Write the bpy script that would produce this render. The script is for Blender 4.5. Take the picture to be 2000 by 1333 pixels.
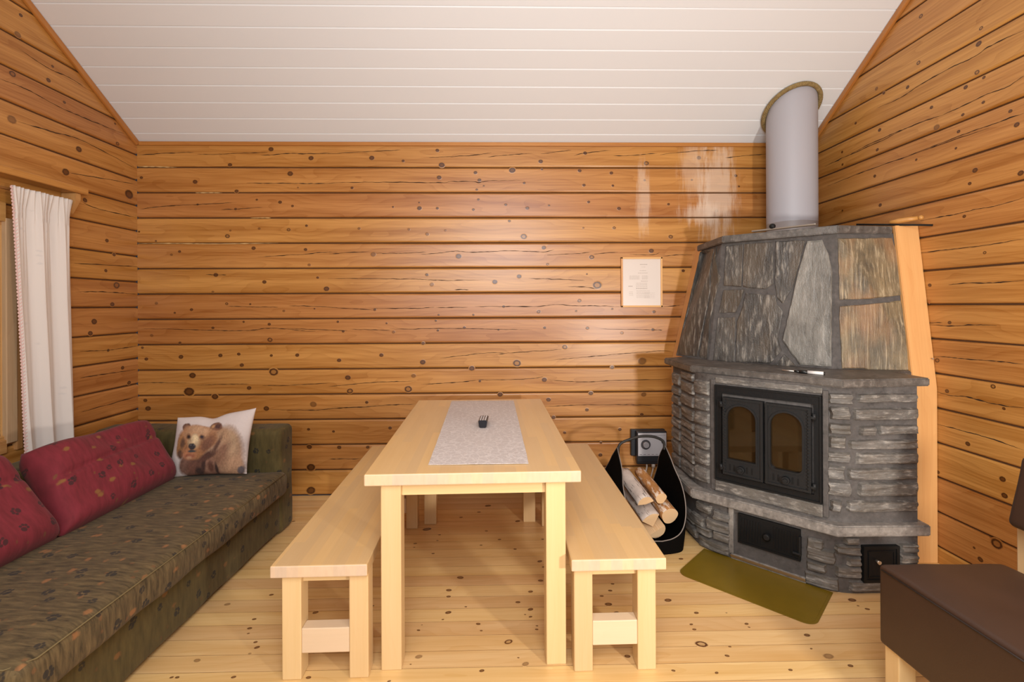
import bpy, bmesh, math, random
from mathutils import Vector, Matrix, noise
from math import sin, cos, pi, sqrt, radians, atan2
random.seed(7)
for o in list(bpy.data.objects): bpy.data.objects.remove(o)
SC = bpy.context.scene
COL = SC.collection

# ------------------------------------------------------------------ camera
F_, CX, CY, YAW, ROLL, H = 957.53, 993.70, 597.35, 0.02062, 0.00439, 1.41
YB, XL, XR, PB = 3.687, -2.673, 2.3825, 0.18841      # back wall, side walls, log pitch
OFR, OFL, TS = 0.0880, 0.0907, 0.6226                # log offsets right / left, roof slope
ZT = 14 * PB
YRIDGE, YFRONT = 0.35, -2.9
def roof(y): return ZT + (YB - y) * TS if y >= YRIDGE else ZT + (YB - YRIDGE) * TS - (YRIDGE - y) * TS

fw = Vector((sin(YAW), cos(YAW), 0)); rt = Vector((cos(YAW), -sin(YAW), 0)); up = Vector((0, 0, 1))
cr, sr = cos(ROLL), sin(ROLL)
rt2 = rt * cr - up * sr; up2 = up * cr + rt * sr
cam = bpy.data.cameras.new('camera'); camo = bpy.data.objects.new('camera', cam); COL.objects.link(camo)
cam.sensor_width = 36; cam.sensor_fit = 'HORIZONTAL'; cam.lens = F_ * 36 / 2000
cam.shift_x = (1000 - CX) / 2000; cam.shift_y = (CY - 666.5) / 2000
cam.clip_start = .05
m = Matrix((rt2, up2, -fw)).transposed().to_4x4(); m.translation = Vector((0, 0, H)); camo.matrix_world = m
SC.camera = camo

def ray(px, py): return fw + rt2 * ((px - CX) / F_) - up2 * ((py - CY) / F_)
def hz(px, py, z): r = ray(px, py); return Vector((0, 0, H)) + r * ((z - H) / r.z)
def hy(px, py, y): r = ray(px, py); return Vector((0, 0, H)) + r * (y / r.y)
def hx(px, py, x): r = ray(px, py); return Vector((0, 0, H)) + r * (x / r.x)
def hp(px, py, co, no):
    r = ray(px, py); o = Vector((0, 0, H)); return o + r * ((co - o).dot(no) / r.dot(no))

# ------------------------------------------------------------------ light and exposure
SC.view_settings.view_transform = 'Standard'; SC.view_settings.look = 'None'
SC.view_settings.gamma = 1; SC.view_settings.use_curve_mapping = False
SC.view_settings.exposure = -0.04
w = bpy.data.worlds.new('world'); SC.world = w; w.use_nodes = True
w.node_tree.nodes['Background'].inputs[0].default_value = (.02, .025, .035, 1)
w.node_tree.nodes['Background'].inputs[1].default_value = 1
def area(name, loc, target, size, power, col, sy=None):
    l = bpy.data.lights.new(name, 'AREA'); l.energy = power; l.size = size; l.color = col
    if sy: l.shape = 'RECTANGLE'; l.size_y = sy
    o = bpy.data.objects.new(name, l); COL.objects.link(o); o.location = loc
    d = Vector(target) - Vector(loc); o.rotation_euler = d.to_track_quat('-Z', 'Y').to_euler(); return o
WARM = (1, .92, .83)
area('left_key_light', (-1.15, -.7, 1.9), (.4, 3.6, 1.3), 1.0, 25, WARM)  # unseen broad source at left behind the camera, set for the back wall sheen
area('low_lamp_light', (1.62, -.15, 1.05), (1.1, 3.4, 1.5), .15, 56, WARM)
area('centre_lamp_light', (.15, -.2, 2.45), (.15, 1.9, .0), 1.3, 56, (.98, .95, .93))
area('upward_fill_light', (.1, -.9, 1.9), (.1, 1.9, 3.6), 1.2, 54, (.80, .91, 1))  # added fill that brightens and cools the ceiling, stands for no real lamp

# ------------------------------------------------------------------ material helpers
class N:
    def __init__(s, name):
        s.m = bpy.data.materials.new(name); s.m.use_nodes = True; s.t = s.m.node_tree
        s.b = s.t.nodes['Principled BSDF']
    def n(s, typ, **k):
        x = s.t.nodes.new(typ)
        for a, v in k.items(): setattr(x, a, v)
        return x
    def put(s, sock, v):
        if isinstance(v, bpy.types.NodeSocket): s.t.links.new(v, sock)
        elif v is not None:
            if hasattr(sock.default_value, '__len__') and not hasattr(v, '__len__'): v = (v,) * len(sock.default_value)
            if hasattr(sock.default_value, '__len__') and len(sock.default_value) == 4 and len(v) == 3: v = (*v, 1)
            sock.default_value = v
    def ma(s, op, a, b=None, c=None, clamp=False):
        x = s.n('ShaderNodeMath', operation=op, use_clamp=clamp); s.put(x.inputs[0], a)
        if b is not None: s.put(x.inputs[1], b)
        if c is not None: s.put(x.inputs[2], c)
        return x.outputs[0]
    def vm(s, op, a, b=None, c=None):
        x = s.n('ShaderNodeVectorMath', operation=op); s.put(x.inputs[0], a)
        if b is not None: s.put(x.inputs[3 if op == 'SCALE' else 1], b)
        if c is not None: s.put(x.inputs[2], c)
        return x.outputs[1] if op in ('LENGTH', 'DOT_PRODUCT', 'DISTANCE') else x.outputs[0]
    def uv(s, name): return s.n('ShaderNodeUVMap', uv_map=name).outputs[0]
    def obj(s): return s.n('ShaderNodeTexCoord').outputs['Object']
    def geo(s): return s.n('ShaderNodeNewGeometry').outputs['Position']
    def sep(s, v): x = s.n('ShaderNodeSeparateXYZ'); s.put(x.inputs[0], v); return x.outputs
    def comb(s, a, b, c=0.): x = s.n('ShaderNodeCombineXYZ'); [s.put(x.inputs[i], q) for i, q in enumerate((a, b, c))]; return x.outputs[0]
    def noise(s, v, scale=1., det=3., rough=.5, dist=0.):
        x = s.n('ShaderNodeTexNoise'); s.put(x.inputs['Vector'], v); s.put(x.inputs['Scale'], scale)
        s.put(x.inputs['Detail'], det); s.put(x.inputs['Roughness'], rough); s.put(x.inputs['Distortion'], dist); return x.outputs[0]
    def vor(s, v, scale=1., feat='F1', rnd=1.):
        x = s.n('ShaderNodeTexVoronoi', feature=feat); s.put(x.inputs['Vector'], v); s.put(x.inputs['Scale'], scale)
        s.put(x.inputs['Randomness'], rnd); return x.outputs
    def white(s, v):
        x = s.n('ShaderNodeTexWhiteNoise', noise_dimensions='3D'); s.put(x.inputs[0], v); return x.outputs
    def mr(s, v, a, b, c=0., d=1., smooth=False):
        x = s.n('ShaderNodeMapRange'); x.interpolation_type = 'SMOOTHSTEP' if smooth else 'LINEAR'
        for i, q in enumerate((v, a, b, c, d)): s.put(x.inputs[i], q)
        return x.outputs[0]
    def mix(s, f, a, b, typ='MIX'):
        x = s.n('ShaderNodeMix', data_type='RGBA', blend_type=typ); s.put(x.inputs[0], f); s.put(x.inputs[6], a); s.put(x.inputs[7], b)
        return x.outputs[2]
    def hsv(s, c, h=.5, sa=1., v=1.):
        x = s.n('ShaderNodeHueSaturation'); s.put(x.inputs['Color'], c); s.put(x.inputs['Hue'], h); s.put(x.inputs['Saturation'], sa); s.put(x.inputs['Value'], v); return x.outputs[0]
    def bump(s, h, strength=.3, dist=.01):
        x = s.n('ShaderNodeBump'); s.put(x.inputs['Height'], h); s.put(x.inputs['Strength'], strength); s.put(x.inputs['Distance'], dist)
        s.t.links.new(x.outputs[0], s.b.inputs['Normal'])
    def fin(s, col=None, rough=.5, **k):
        if col is not None: s.put(s.b.inputs['Base Color'], col)
        s.put(s.b.inputs['Roughness'], rough)
        for a, v in k.items(): s.put(s.b.inputs[a.replace('_', ' ')], v)
        return s.m

def srgb(r, g, b):
    f = lambda c: (c / 255 / 12.92) if c <= 10 else ((c / 255 + .055) / 1.055) ** 2.4
    return (f(r), f(g), f(b))

def wood_mat(name, light, dark, knotc=(.05, .015, .004), rough=.42, coat=.15, contrast=1., tintamt=.18, stains=None, fine=1.):
    s = N(name); uv = s.uv('grain'); t = s.sep(s.uv('tint')); k = s.uv('knot')
    x, y, _ = s.sep(uv)
    warp = s.noise(s.comb(s.ma('MULTIPLY', x, 1.3), s.ma('MULTIPLY', y, 3.)), 1, 2)
    y2 = s.ma('ADD', y, s.ma('MULTIPLY', warp, .03))
    n1 = s.noise(s.comb(s.ma('MULTIPLY', x, 2.2), s.ma('MULTIPLY', y2, 130 * fine)), 1, 3, .6)
    n2 = s.noise(s.comb(s.ma('MULTIPLY', x, .7), s.ma('MULTIPLY', y2, 16 * fine)), 1, 2)
    n3 = s.noise(s.comb(s.ma('MULTIPLY', x, 1.2), s.ma('MULTIPLY', y, 5.)), 1, 2, .5)
    bands = s.ma('FRACT', s.ma('MULTIPLY', s.ma('ADD', n3, s.ma('MULTIPLY', y, 2.5)), 9.))
    bands = s.ma('POWER', bands, 3.)
    f = s.ma('ADD', s.ma('ADD', s.ma('MULTIPLY', s.ma('SUBTRACT', n1, .5), 1.0 * contrast), s.ma('MULTIPLY', s.ma('SUBTRACT', n2, .5), 1.5 * contrast)),
             s.ma('ADD', s.ma('MULTIPLY', bands, .22 * contrast), .38), clamp=True)
    c = s.mix(f, light, dark)
    c = s.hsv(c, s.mr(t[0], 0, 1, .494, .506), 1., s.mr(t[0], 0, 1, 1 - tintamt * .6, 1 + tintamt * .4))
    # knots
    wob = s.noise(s.vm('ADD', s.vm('MULTIPLY', k, 1.7), uv), 2.2, 2)
    r = s.ma('ADD', s.vm('LENGTH', k), s.ma('MULTIPLY', s.ma('SUBTRACT', wob, .5), .22))
    body = s.mr(r, .86, .68, 0, 1, True)
    halo = s.ma('MULTIPLY', s.mr(r, 1.0, .78, 0, 1, True), .3)
    ring = s.ma('GREATER_THAN', t[1], .75); soft = s.ma('COMPARE', t[1], .5, .2)
    inner = s.mr(r, .54, .38, 0, 1, True)
    st = s.ma('MULTIPLY', body, s.ma('SUBTRACT', 1, s.ma('MULTIPLY', inner, s.ma('MULTIPLY', ring, .75))))
    st = s.ma('MULTIPLY', st, s.ma('SUBTRACT', .97, s.ma('MULTIPLY', soft, .42)))
    c = s.mix(halo, c, s.mix(.5, dark, knotc))
    c = s.mix(st, c, s.mix(s.ma('MULTIPLY', inner, .8), knotc, s.mix(.30, knotc, dark)))
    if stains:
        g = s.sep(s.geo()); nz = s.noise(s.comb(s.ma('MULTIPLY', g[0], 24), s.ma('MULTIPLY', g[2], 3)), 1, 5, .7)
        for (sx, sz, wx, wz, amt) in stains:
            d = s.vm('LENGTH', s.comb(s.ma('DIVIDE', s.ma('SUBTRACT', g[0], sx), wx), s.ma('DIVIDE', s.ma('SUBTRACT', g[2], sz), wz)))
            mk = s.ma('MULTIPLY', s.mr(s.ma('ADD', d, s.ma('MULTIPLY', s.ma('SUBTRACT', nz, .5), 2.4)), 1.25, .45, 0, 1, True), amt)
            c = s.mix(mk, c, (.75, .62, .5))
    s.bump(s.ma('ADD', s.ma('MULTIPLY', n1, .5), s.ma('MULTIPLY', body, -.25)), .10, .003)
    return s.fin(c, rough, Coat_Weight=coat, Coat_Roughness=.35)

def plain(name, col, rough=.5, metal=0., bumpscale=None, var=0., **k):
    s = N(name)
    if var:
        nz = s.noise(s.obj(), 14, 4, .6); c = s.mix(nz, [q * (1 - var) for q in col], [min(1, q * (1 + var)) for q in col])
    else: c = (*col, 1)
    if bumpscale: s.bump(s.noise(s.obj(), bumpscale, 3), .25, .004)
    return s.fin(c, rough, Metallic=metal, **k)

KN = (.06, .018, .004)
M = {}
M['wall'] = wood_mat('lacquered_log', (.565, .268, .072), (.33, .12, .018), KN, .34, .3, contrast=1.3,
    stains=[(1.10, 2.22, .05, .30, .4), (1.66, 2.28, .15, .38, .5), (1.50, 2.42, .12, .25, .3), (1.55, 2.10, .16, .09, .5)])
M['wall_plain'] = wood_mat('lacquered_pine', (.565, .268, .072), (.33, .12, .018), KN, .34, .3)
M['floor'] = wood_mat('pine_floor', (.80, .55, .265), (.63, .36, .12), (.10, .03, .008), .34, .3, tintamt=.16)
M['birch'] = wood_mat('pale_birch', (.72, .52, .285), (.64, .43, .195), rough=.36, coat=.2, contrast=.55, tintamt=.2)
M['endgrain'] = wood_mat('pale_birch_edge', (.72, .56, .39), (.64, .47, .30), rough=.45, coat=.1, contrast=.4, tintamt=.25)
M['plank'] = wood_mat('new_pine_board', (.76, .43, .17), (.64, .30, .10), (.18, .05, .012), .5, .05, contrast=.7)
M['trim'] = wood_mat('dark_pine_trim', (.56, .25, .055), (.40, .15, .025), KN, .45, .1)
M['frame_wood'] = wood_mat('window_pine', (.6, .33, .12), (.42, .2, .06), KN, .45, .1)
M['crack'] = plain('drying_crack', (.022, .007, .002), .9)
M['gap'] = plain('dark_seam', (.085, .033, .008), .9)
M['putty'] = plain('pale_putty', (.62, .4, .17), .7, var=.2)

def brick_top(name):   # glued staves
    s = N(name); x, y, _ = s.sep(s.uv('grain'))
    row = s.ma('FLOOR', s.ma('MULTIPLY', y, 1 / .043)); off = s.white(s.comb(row, 3.3, 0))[0]
    seg = s.ma('FLOOR', s.ma('ADD', s.ma('MULTIPLY', x, 1.6), s.ma('MULTIPLY', off, 7)))
    tv = s.white(s.comb(row, seg, 1.))[0]
    n1 = s.noise(s.comb(s.ma('MULTIPLY', x, 3), s.ma('MULTIPLY', s.ma('ADD', y, tv), 90)), 1, 3)
    n2 = s.noise(s.comb(s.ma('ADD', s.ma('MULTIPLY', x, 2), s.ma('MULTIPLY', tv, 9)), s.ma('MULTIPLY', y, 14)), 1, 2)
    f = s.ma('ADD', s.ma('MULTIPLY', n1, .5), s.ma('MULTIPLY', n2, .6), clamp=True)
    c = s.mix(f, (.72, .51, .265), (.63, .41, .18)); c = s.hsv(c, .5, s.mr(tv, 0, 1, .95, 1.05), s.mr(tv, 0, 1, .9, 1.06))
    return s.fin(c, .3, Coat_Weight=.3, Coat_Roughness=.25)
M['top'] = brick_top('glued_birch_top')

def ceil_mat():
    s = N('white_ceiling_board'); y = s.sep(s.uv('tint'))
    nz = s.noise(s.vm('MULTIPLY', s.obj(), (.6, 3, 3)), 1, 3)
    return s.fin(s.mix(nz, (.74, .762, .785), (.78, .80, .82)), .5)
M['ceiling'] = ceil_mat()

# ------------------------------------------------------------------ geometry helpers
def NB():
    bm = bmesh.new()
    for l in ('grain', 'knot', 'tint'): bm.loops.layers.uv.new(l)
    return bm
def setuv(bm, faces, axis, seed=0., tint=.5):
    g, k, t = (bm.loops.layers.uv[l] for l in ('grain', 'knot', 'tint'))
    o = [i for i in range(3) if i != axis]
    for f in faces:
        n = f.normal; a, b = o
        if abs(n[axis]) > .8: ua, ub = a, b
        else: ua = axis; ub = a if abs(n[b]) > abs(n[a]) else b
        for L in f.loops:
            L[g].uv = (L.vert.co[ua] + seed * 3.1, L.vert.co[ub] + seed * 1.7); L[k].uv = (5, 5); L[t].uv = (tint, 0)
def add(bm, tmp, mtx=None, smooth=False, mi=0):
    if mtx is not None: bmesh.ops.transform(tmp, matrix=mtx, verts=tmp.verts)
    for f in tmp.faces: f.smooth = smooth; f.material_index = mi
    me = bpy.data.meshes.new('t'); tmp.to_mesh(me); tmp.free(); bm.from_mesh(me); bpy.data.meshes.remove(me); return bm
def box(bm, x0, x1, y0, y1, z0, z1, axis=0, bev=.004, seg=2, mtx=None, seed=None, tint=None, mi=0, smooth=False):
    t = NB(); bmesh.ops.create_cube(t, size=1)
    bmesh.ops.transform(t, matrix=Matrix.Translation(((x0 + x1) / 2, (y0 + y1) / 2, (z0 + z1) / 2)) @ Matrix.Diagonal((x1 - x0, y1 - y0, z1 - z0, 1)), verts=t.verts)
    if bev: bmesh.ops.bevel(t, geom=t.edges[:], offset=min(bev, .45 * min(x1 - x0, y1 - y0, z1 - z0)), segments=seg, affect='EDGES', profile=.5)
    t.normal_update()
    setuv(t, t.faces, axis, random.random() * 9 if seed is None else seed, random.random() if tint is None else tint)
    return add(bm, t, mtx, smooth, mi)
def prism(bm, pts, z0, z1, bev=.0, mtx=None, axis=2, mi=0, seg=2, smooth=False, tint=None, jit=0):
    t = NB(); vs = [t.verts.new((p[0], p[1], z0)) for p in pts]; f = t.faces.new(vs)
    r = bmesh.ops.extrude_face_region(t, geom=[f]); bmesh.ops.translate(t, vec=(0, 0, z1 - z0), verts=[v for v in r['geom'] if isinstance(v, bmesh.types.BMVert)])
    bmesh.ops.recalc_face_normals(t, faces=t.faces)
    if bev: bmesh.ops.bevel(t, geom=t.edges[:], offset=bev, segments=seg, affect='EDGES')
    t.normal_update(); setuv(t, t.faces, axis, random.random() * 9, random.random() if tint is None else tint)
    return add(bm, t, mtx, smooth, mi)
def cyl(bm, p0, p1, r0, r1=None, n=24, caps=True, mi=0, smooth=True, axis=2):
    p0, p1 = Vector(p0), Vector(p1); d = p1 - p0; t = NB()
    bmesh.ops.create_cone(t, cap_ends=caps, segments=n, radius1=r0, radius2=r0 if r1 is None else r1, depth=d.length)
    t.normal_update(); setuv(t, t.faces, axis, random.random() * 5, random.random())
    mt = Matrix.Translation((p0 + p1) / 2) @ d.to_track_quat('Z', 'Y').to_matrix().to_4x4()
    bmesh.ops.transform(t, matrix=mt, verts=t.verts)
    for f in t.faces: f.smooth = smooth and len(f.verts) == 4; f.material_index = mi
    me = bpy.data.meshes.new('t'); t.to_mesh(me); t.free(); bm.from_mesh(me); bpy.data.meshes.remove(me); return bm
def sph(bm, c, r, sc=(1, 1, 1), n=16, mi=0):
    t = NB(); bmesh.ops.create_uvsphere(t, u_segments=n, v_segments=n // 2 + 2, radius=r); t.normal_update(); setuv(t, t.faces, 0)
    return add(bm, t, Matrix.Translation(c) @ Matrix.Diagonal((*sc, 1)), True, mi)
def tube(bm, pts, r, n=8, closed=False, mi=0, rfun=None):
    pts = [Vector(p) for p in pts]; rings = []; N_ = len(pts); prev = None
    for i, p in enumerate(pts):
        a = pts[(i - 1) % N_] if (closed or i > 0) else p; b = pts[(i + 1) % N_] if (closed or i < N_ - 1) else p
        d = (b - a).normalized(); 
        if prev is None: u = d.orthogonal().normalized()
        else: u = (prev - d * prev.dot(d)).normalized()
        prev = u; v = d.cross(u); rr = r if rfun is None else rfun(i / (N_ - 1)) * r
        rings.append([bm.verts.new(p + (u * cos(2 * pi * k / n) + v * sin(2 * pi * k / n)) * rr) for k in range(n)])
    fs = []
    for i in range(N_ if closed else N_ - 1):
        A, B = rings[i], rings[(i + 1) % N_]
        for k in range(n): f = bm.faces.new((A[k], A[(k + 1) % n], B[(k + 1) % n], B[k])); f.smooth = True; f.material_index = mi; fs.append(f)
    if not closed:
        for R_, rev in ((rings[0], True), (rings[-1], False)):
            f = bm.faces.new(R_[::-1] if rev else R_); f.material_index = mi; fs.append(f)
    return bm
def smoothpath(pts, n=8):
    P = [Vector(p) for p in pts]; out = []
    for i in range(len(P) - 1):
        a = P[max(0, i - 1)]; b = P[i]; c = P[i + 1]; d = P[min(len(P) - 1, i + 2)]
        for k in range(n):
            t = k / n; out.append(.5 * ((2 * b) + (c - a) * t + (2 * a - 5 * b + 4 * c - d) * t * t + (3 * b - a - 3 * c + d) * t ** 3))
    out.append(P[-1]); return out
def obj(name, bm, mats, parent=None, label=None, cat=None, group=None, kind=None, loc=None):
    me = bpy.data.meshes.new(name)
    if isinstance(bm, bmesh.types.BMesh):
        bmesh.ops.recalc_face_normals(bm, faces=bm.faces) if getattr(bm, 'fixn', False) else None
        bm.to_mesh(me); bm.free()
    if not isinstance(mats, (list, tuple)): mats = [mats]
    for q in mats: me.materials.append(q)
    o = bpy.data.objects.new(name, me); COL.objects.link(o)
    if parent is not None: o.parent = parent
    if loc is not None: o.location = loc
    tag(o, label, cat, group, kind); return o
def tag(o, label=None, cat=None, group=None, kind=None):
    for a, v in (('label', label), ('category', cat), ('group', group), ('kind', kind)):
        if v: o[a] = v
    return o
def thing(name, label, cat, loc=(0, 0, 0), rz=0., group=None):
    o = bpy.data.objects.new(name, None); COL.objects.link(o); o.location = loc; o.rotation_euler = (0, 0, rz)
    o.empty_display_size = .1
    return tag(o, label, cat, group)
def vn(p, s=1., seed=0.): return noise.noise(Vector(p) * s + Vector((seed * 7.13, seed * 3.7, seed * 1.9)))

# ------------------------------------------------------------------ log walls
def log_wall(name, place, axis, s0, s1, zoff, zt, seed, D, knots=(), cracks=(), mat=None, opening=None, gable=False, fills=()):
    """place(s,z,d) -> world; D: world depth function for a knot size"""
    bm = NB(); rnd = random.Random(seed)
    g, kl, tl = (bm.loops.layers.uv[l] for l in ('grain', 'knot', 'tint'))
    tints = {k: rnd.random() for k in range(-2, 40)}; offs = {k: rnd.random() * 20 for k in range(-2, 40)}
    prof = [(.0, -.016), (.0028, -.016), (.0038, -.007), (.008, -.002), (.014, 0)]
    nk = int((zt - zoff) / PB) + 2
    for k in range(-1, nk):
        a = zoff + k * PB; b = a + PB
        za, zb_ = max(a, 0), min(b, zt)
        if zb_ - za < .01: continue
        spans = [(s0, s1)]
        if opening and zb_ > opening[2] + .01 and za < opening[3] - .01: spans = [(s0, opening[0]), (opening[1], s1)]
        for (u0, u1) in spans:
            n = max(2, int((u1 - u0) / .07)); rows = []
            for i in range(n + 1):
                s = u0 + (u1 - u0) * i / n
                ja = .0012 * vn((s * 3, a * 9, 0), 1, seed) + .001; jb = .0012 * vn((s * 3, b * 9, 0), 1, seed) + .001
                bow = .0 
                r = []
                for (dz, d) in prof: r.append((s, a + dz + (ja if dz > 0 else 0), d))
                for (dz, d) in reversed(prof): r.append((s, b - dz - (jb if dz > 0 else 0), d))
                rows.append([bm.verts.new(place(s, min(max(z, -.001), zt), d)) for (s, z, d) in r])
                if i:
                    for j in range(len(r) - 1):
                        try: f = bm.faces.new((rows[-2][j], rows[-1][j], rows[-1][j + 1], rows[-2][j + 1]))
                        except ValueError: continue
                        f.material_index = 0
                        for L in f.loops:
                            co = L.vert.co; L[g].uv = (co[axis] + offs[k], co.z + offs[k] * 1.37); L[kl].uv = (5, 5); L[tl].uv = (tints[k], 0)
    def kidx(z): return int(math.floor((z - zoff) / PB))
    for (P, r, typ) in knots:
        s = P[axis]; z = P.z; k = kidx(z); big = r * 1.25
        el = 1.12 if typ != 2 else 1.5
        ang = rnd.uniform(-.5, .5)
        N_ = 24; ring = []; cv = None
        ctr = bm.verts.new(place(s, z, .0007)); kv = {ctr: (0, 0)}; rv = {}
        prev = None; loops_ = []
        for j, rad in enumerate((.35, .7, 1.)):
            rr = []
            for q in range(N_):
                an = 2 * pi * q / N_; ex, ez = cos(an) * rad, sin(an) * rad
                x_, z_ = ex * el * big, ez * .92 * big
                x2, z2 = x_ * cos(ang * .4) - z_ * sin(ang * .4), x_ * sin(ang * .4) + z_ * cos(ang * .4)
                v = bm.verts.new(place(s + x2, z + z2, .0007 if rad < 1 else .0001)); kv[v] = (ex, ez); rr.append(v)
            loops_.append(rr)
        fs = []
        for q in range(N_): fs.append(bm.faces.new((ctr, loops_[0][q], loops_[0][(q + 1) % N_])))
        for j in range(2):
            for q in range(N_): fs.append(bm.faces.new((loops_[j][q], loops_[j + 1][q], loops_[j + 1][(q + 1) % N_], loops_[j][(q + 1) % N_])))
        for f in fs:
            for L in f.loops:
                co = L.vert.co; L[g].uv = (co[axis] + offs[k], co.z + offs[k] * 1.37); L[kl].uv = kv[L.vert]; L[tl].uv = (tints[k], typ)
    def strip(P, wmax, mi, d, taper=True):
        Q = smoothpath([(p[axis], p.z, 0) for p in P], 14); n = len(Q); rows = []
        for i, q in enumerate(Q):
            t = i / (n - 1); wd = wmax * ((min(1, 5 * t, 5 * (1 - t)) * .85 + .15) if taper else 1) * (.35 + 1.5 * abs(vn((q.x * 19, q.y * 5, mi), 1, seed))); q = q + Vector((0, .0030 * vn((q.x * 17, 0, q.y * 9), 1, seed) + .0016 * vn((q.x * 60, 0, q.y * 9), 1, seed), 0)) * (mi == 1)
            rows.append((bm.verts.new(place(q.x, q.y - wd, d)), bm.verts.new(place(q.x, q.y + wd, d))))
            if i:
                f = bm.faces.new((rows[-2][0], rows[-1][0], rows[-1][1], rows[-2][1])); f.material_index = mi
                for L in f.loops: L[g].uv = (0, 0); L[kl].uv = (5, 5); L[tl].uv = (.5, 0)
    for P in cracks: strip(P, .0027, 1, .0009)
    for P, wd in fills: strip(P, wd, 3, -.001)
    # dark backing behind the seams
    def quad(a, b, c, d, mi):
        f = bm.faces.new([bm.verts.new(place(*q)) for q in (a, b, c, d)]); f.material_index = mi
        for L in f.loops: L[kl].uv = (5, 5)
    DB = -.0125
    if opening:
        quad((s0, 0, DB), (opening[0], 0, DB), (opening[0], zt, DB), (s0, zt, DB), 2); quad((opening[1], 0, DB), (s1, 0, DB), (s1, zt, DB), (opening[1], zt, DB), 2)
        quad((opening[0], 0, DB), (opening[1], 0, DB), (opening[1], opening[2], DB), (opening[0], opening[2], DB), 2)
        quad((opening[0], opening[3], DB), (opening[1], opening[3], DB), (opening[1], zt, DB), (opening[0], zt, DB), 2)
    else: quad((s0, 0, DB), (s1, 0, DB), (s1, zt, DB), (s0, zt, DB), 2)
    if gable:
        for (co, no) in (((0, YB, ZT), Vector((0, TS, 1))), ((0, YRIDGE, roof(YRIDGE)), Vector((0, -TS, 1)))):
            bmesh.ops.bisect_plane(bm, geom=bm.verts[:] + bm.edges[:] + bm.faces[:], plane_co=Vector(co) + Vector((0, 0, .03)), plane_no=no, clear_outer=True)
    for f in bm.faces: f.smooth = False
    return obj(name, bm, [mat or M['wall'], M['crack'], M['gap'], M['putty']], kind='structure')

T = {'s': .5, 'o': 1}
def rd(crop, items, hit, scale=1.):
    ox, oy, sc = crop; out = []
    for it in items:
        x, y, r = it[:3]; typ = T[it[3]] if len(it) > 3 else 0
        P = hit(ox + x / sc, oy + y / sc); D = fw.dot(P - Vector((0, 0, H)))
        out.append((P, r / sc * D / F_ * scale, typ))
    return out
def rc(crop, lines, hit):
    ox, oy, sc = crop; return [[hit(ox + x / sc, oy + y / sc) for x, y in l] for l in lines]
cA = (260, 270, 4.9375); cB = (640, 270, 4.9375); cC = (1020, 270, 4.1667); cD = (260, 530, 4.9375); cE = (640, 530, 4.9375); cF = (1000, 530, 4.9375); cG = (500, 760, 4.9375); cH = (1040, 780, 5.128)
hb = lambda x, y: hy(x, y, YB)
bk = []
bk += rd(cA, [(1330,107,22),(1716,193,22),(935,258,18),(80,381,14),(598,421,20),(1515,343,24),(998,513,18),(1590,477,8,'s'),(1193,594,10),(1417,618,16),(1537,655,12),(622,640,10),(988,684,12),(1672,845,12),(1500,884,16,'o'),(1216,873,12,'s'),(910,946,20,'o'),(938,892,10,'s'),(1162,1062,18),(1663,1075,15),(448,1094,13),(1698,1223,14,'s'),(370,1125,12,'s'),(220,993,9),(798,1320,20),(58,903,9)], hb)
bk += rd(cB, [(425,191,22),(728,220,13),(1058,118,16),(1100,260,26),(1075,380,20),(1425,333,16),(1463,405,16),(1780,310,28),(1895,433,12),(235,480,13),(1438,497,11),(1505,461,8),(885,676,20),(882,621,8),(630,664,9),(1058,677,13),(1453,592,11),(1405,690,12),(1717,643,12),(1925,676,16),(303,872,13,'s'),(783,880,12,'s'),(960,927,16,'s'),(1135,890,10,'s'),(1752,800,12),(1890,950,26,'o'),(440,1122,22,'s'),(1263,1140,24),(957,1318,14)], hb)
bk += rd(cC, [(150,190,16),(512,122,14),(1010,205,18,'o'),(1437,160,16),(160,253,9),(467,265,14),(725,284,13),(502,383,12),(737,387,10),(996,343,9),(1380,340,8),(1737,306,12),(1763,393,8),(218,548,8),(540,520,11),(787,573,14),(1190,538,10),(1580,592,12,'o'),(748,731,12,'o'),(1208,803,16,'o'),(497,731,8,'s'),(175,892,16),(1050,918,18),(565,970,18,'o'),(205,1027,10,'o'),(1310,1080,12)], hb)
bk += rd(cD, [(1266,104,18),(1780,62,12),(1865,170,24),(770,200,12,'s'),(903,314,13,'o'),(1130,318,9),(563,371,14),(402,402,10),(1454,383,12,'s'),(1750,362,8),(225,310,14,'s'),(1313,512,14),(1066,489,10),(770,547,13),(1320,662,22,'o'),(452,692,13),(180,620,14,'s'),(128,848,16),(462,827,20),(842,813,18),(1019,800,15),(1333,814,13),(1583,810,17),(1048,906,18),(90,738,12),(573,1006,28),(540,1163,44),(1355,972,38,'o'),(1119,1127,19),(118,1247,17),(790,1210,28),(1738,1285,28,'s'),(145,1325,24),(1285,1325,24)], hb)
bk += rd(cE, [(1612,103,22),(1846,50,20),(1005,128,18,'s'),(455,372,12),(1070,421,9),(1405,421,10),(1697,341,12),(98,488,11),(150,581,12),(568,503,9),(1043,478,10),(1318,545,13),(635,588,14,'s'),(1063,572,11),(1647,565,9),(920,696,16),(110,860,18),(518,810,18),(917,878,24),(1825,888,34,'o'),(1390,938,24),(195,1027,24),(828,1010,20,'s'),(215,1157,26,'o'),(777,1138,32,'o'),(1467,1062,11),(377,1266,14),(1663,1190,22)], hb)
bk += rd(cF, [(822,135,38,'o'),(722,28,8),(650,285,17,'o'),(257,390,17,'o'),(618,384,9),(966,364,9),(1368,392,14),(315,546,13),(727,549,14),(1060,595,13,'s'),(1358,564,14),(510,732,22,'o'),(1255,868,36,'s'),(312,1048,22),(965,928,18),(352,1240,20),(760,1178,20),(1270,1190,22,'s')], hb)
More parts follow.
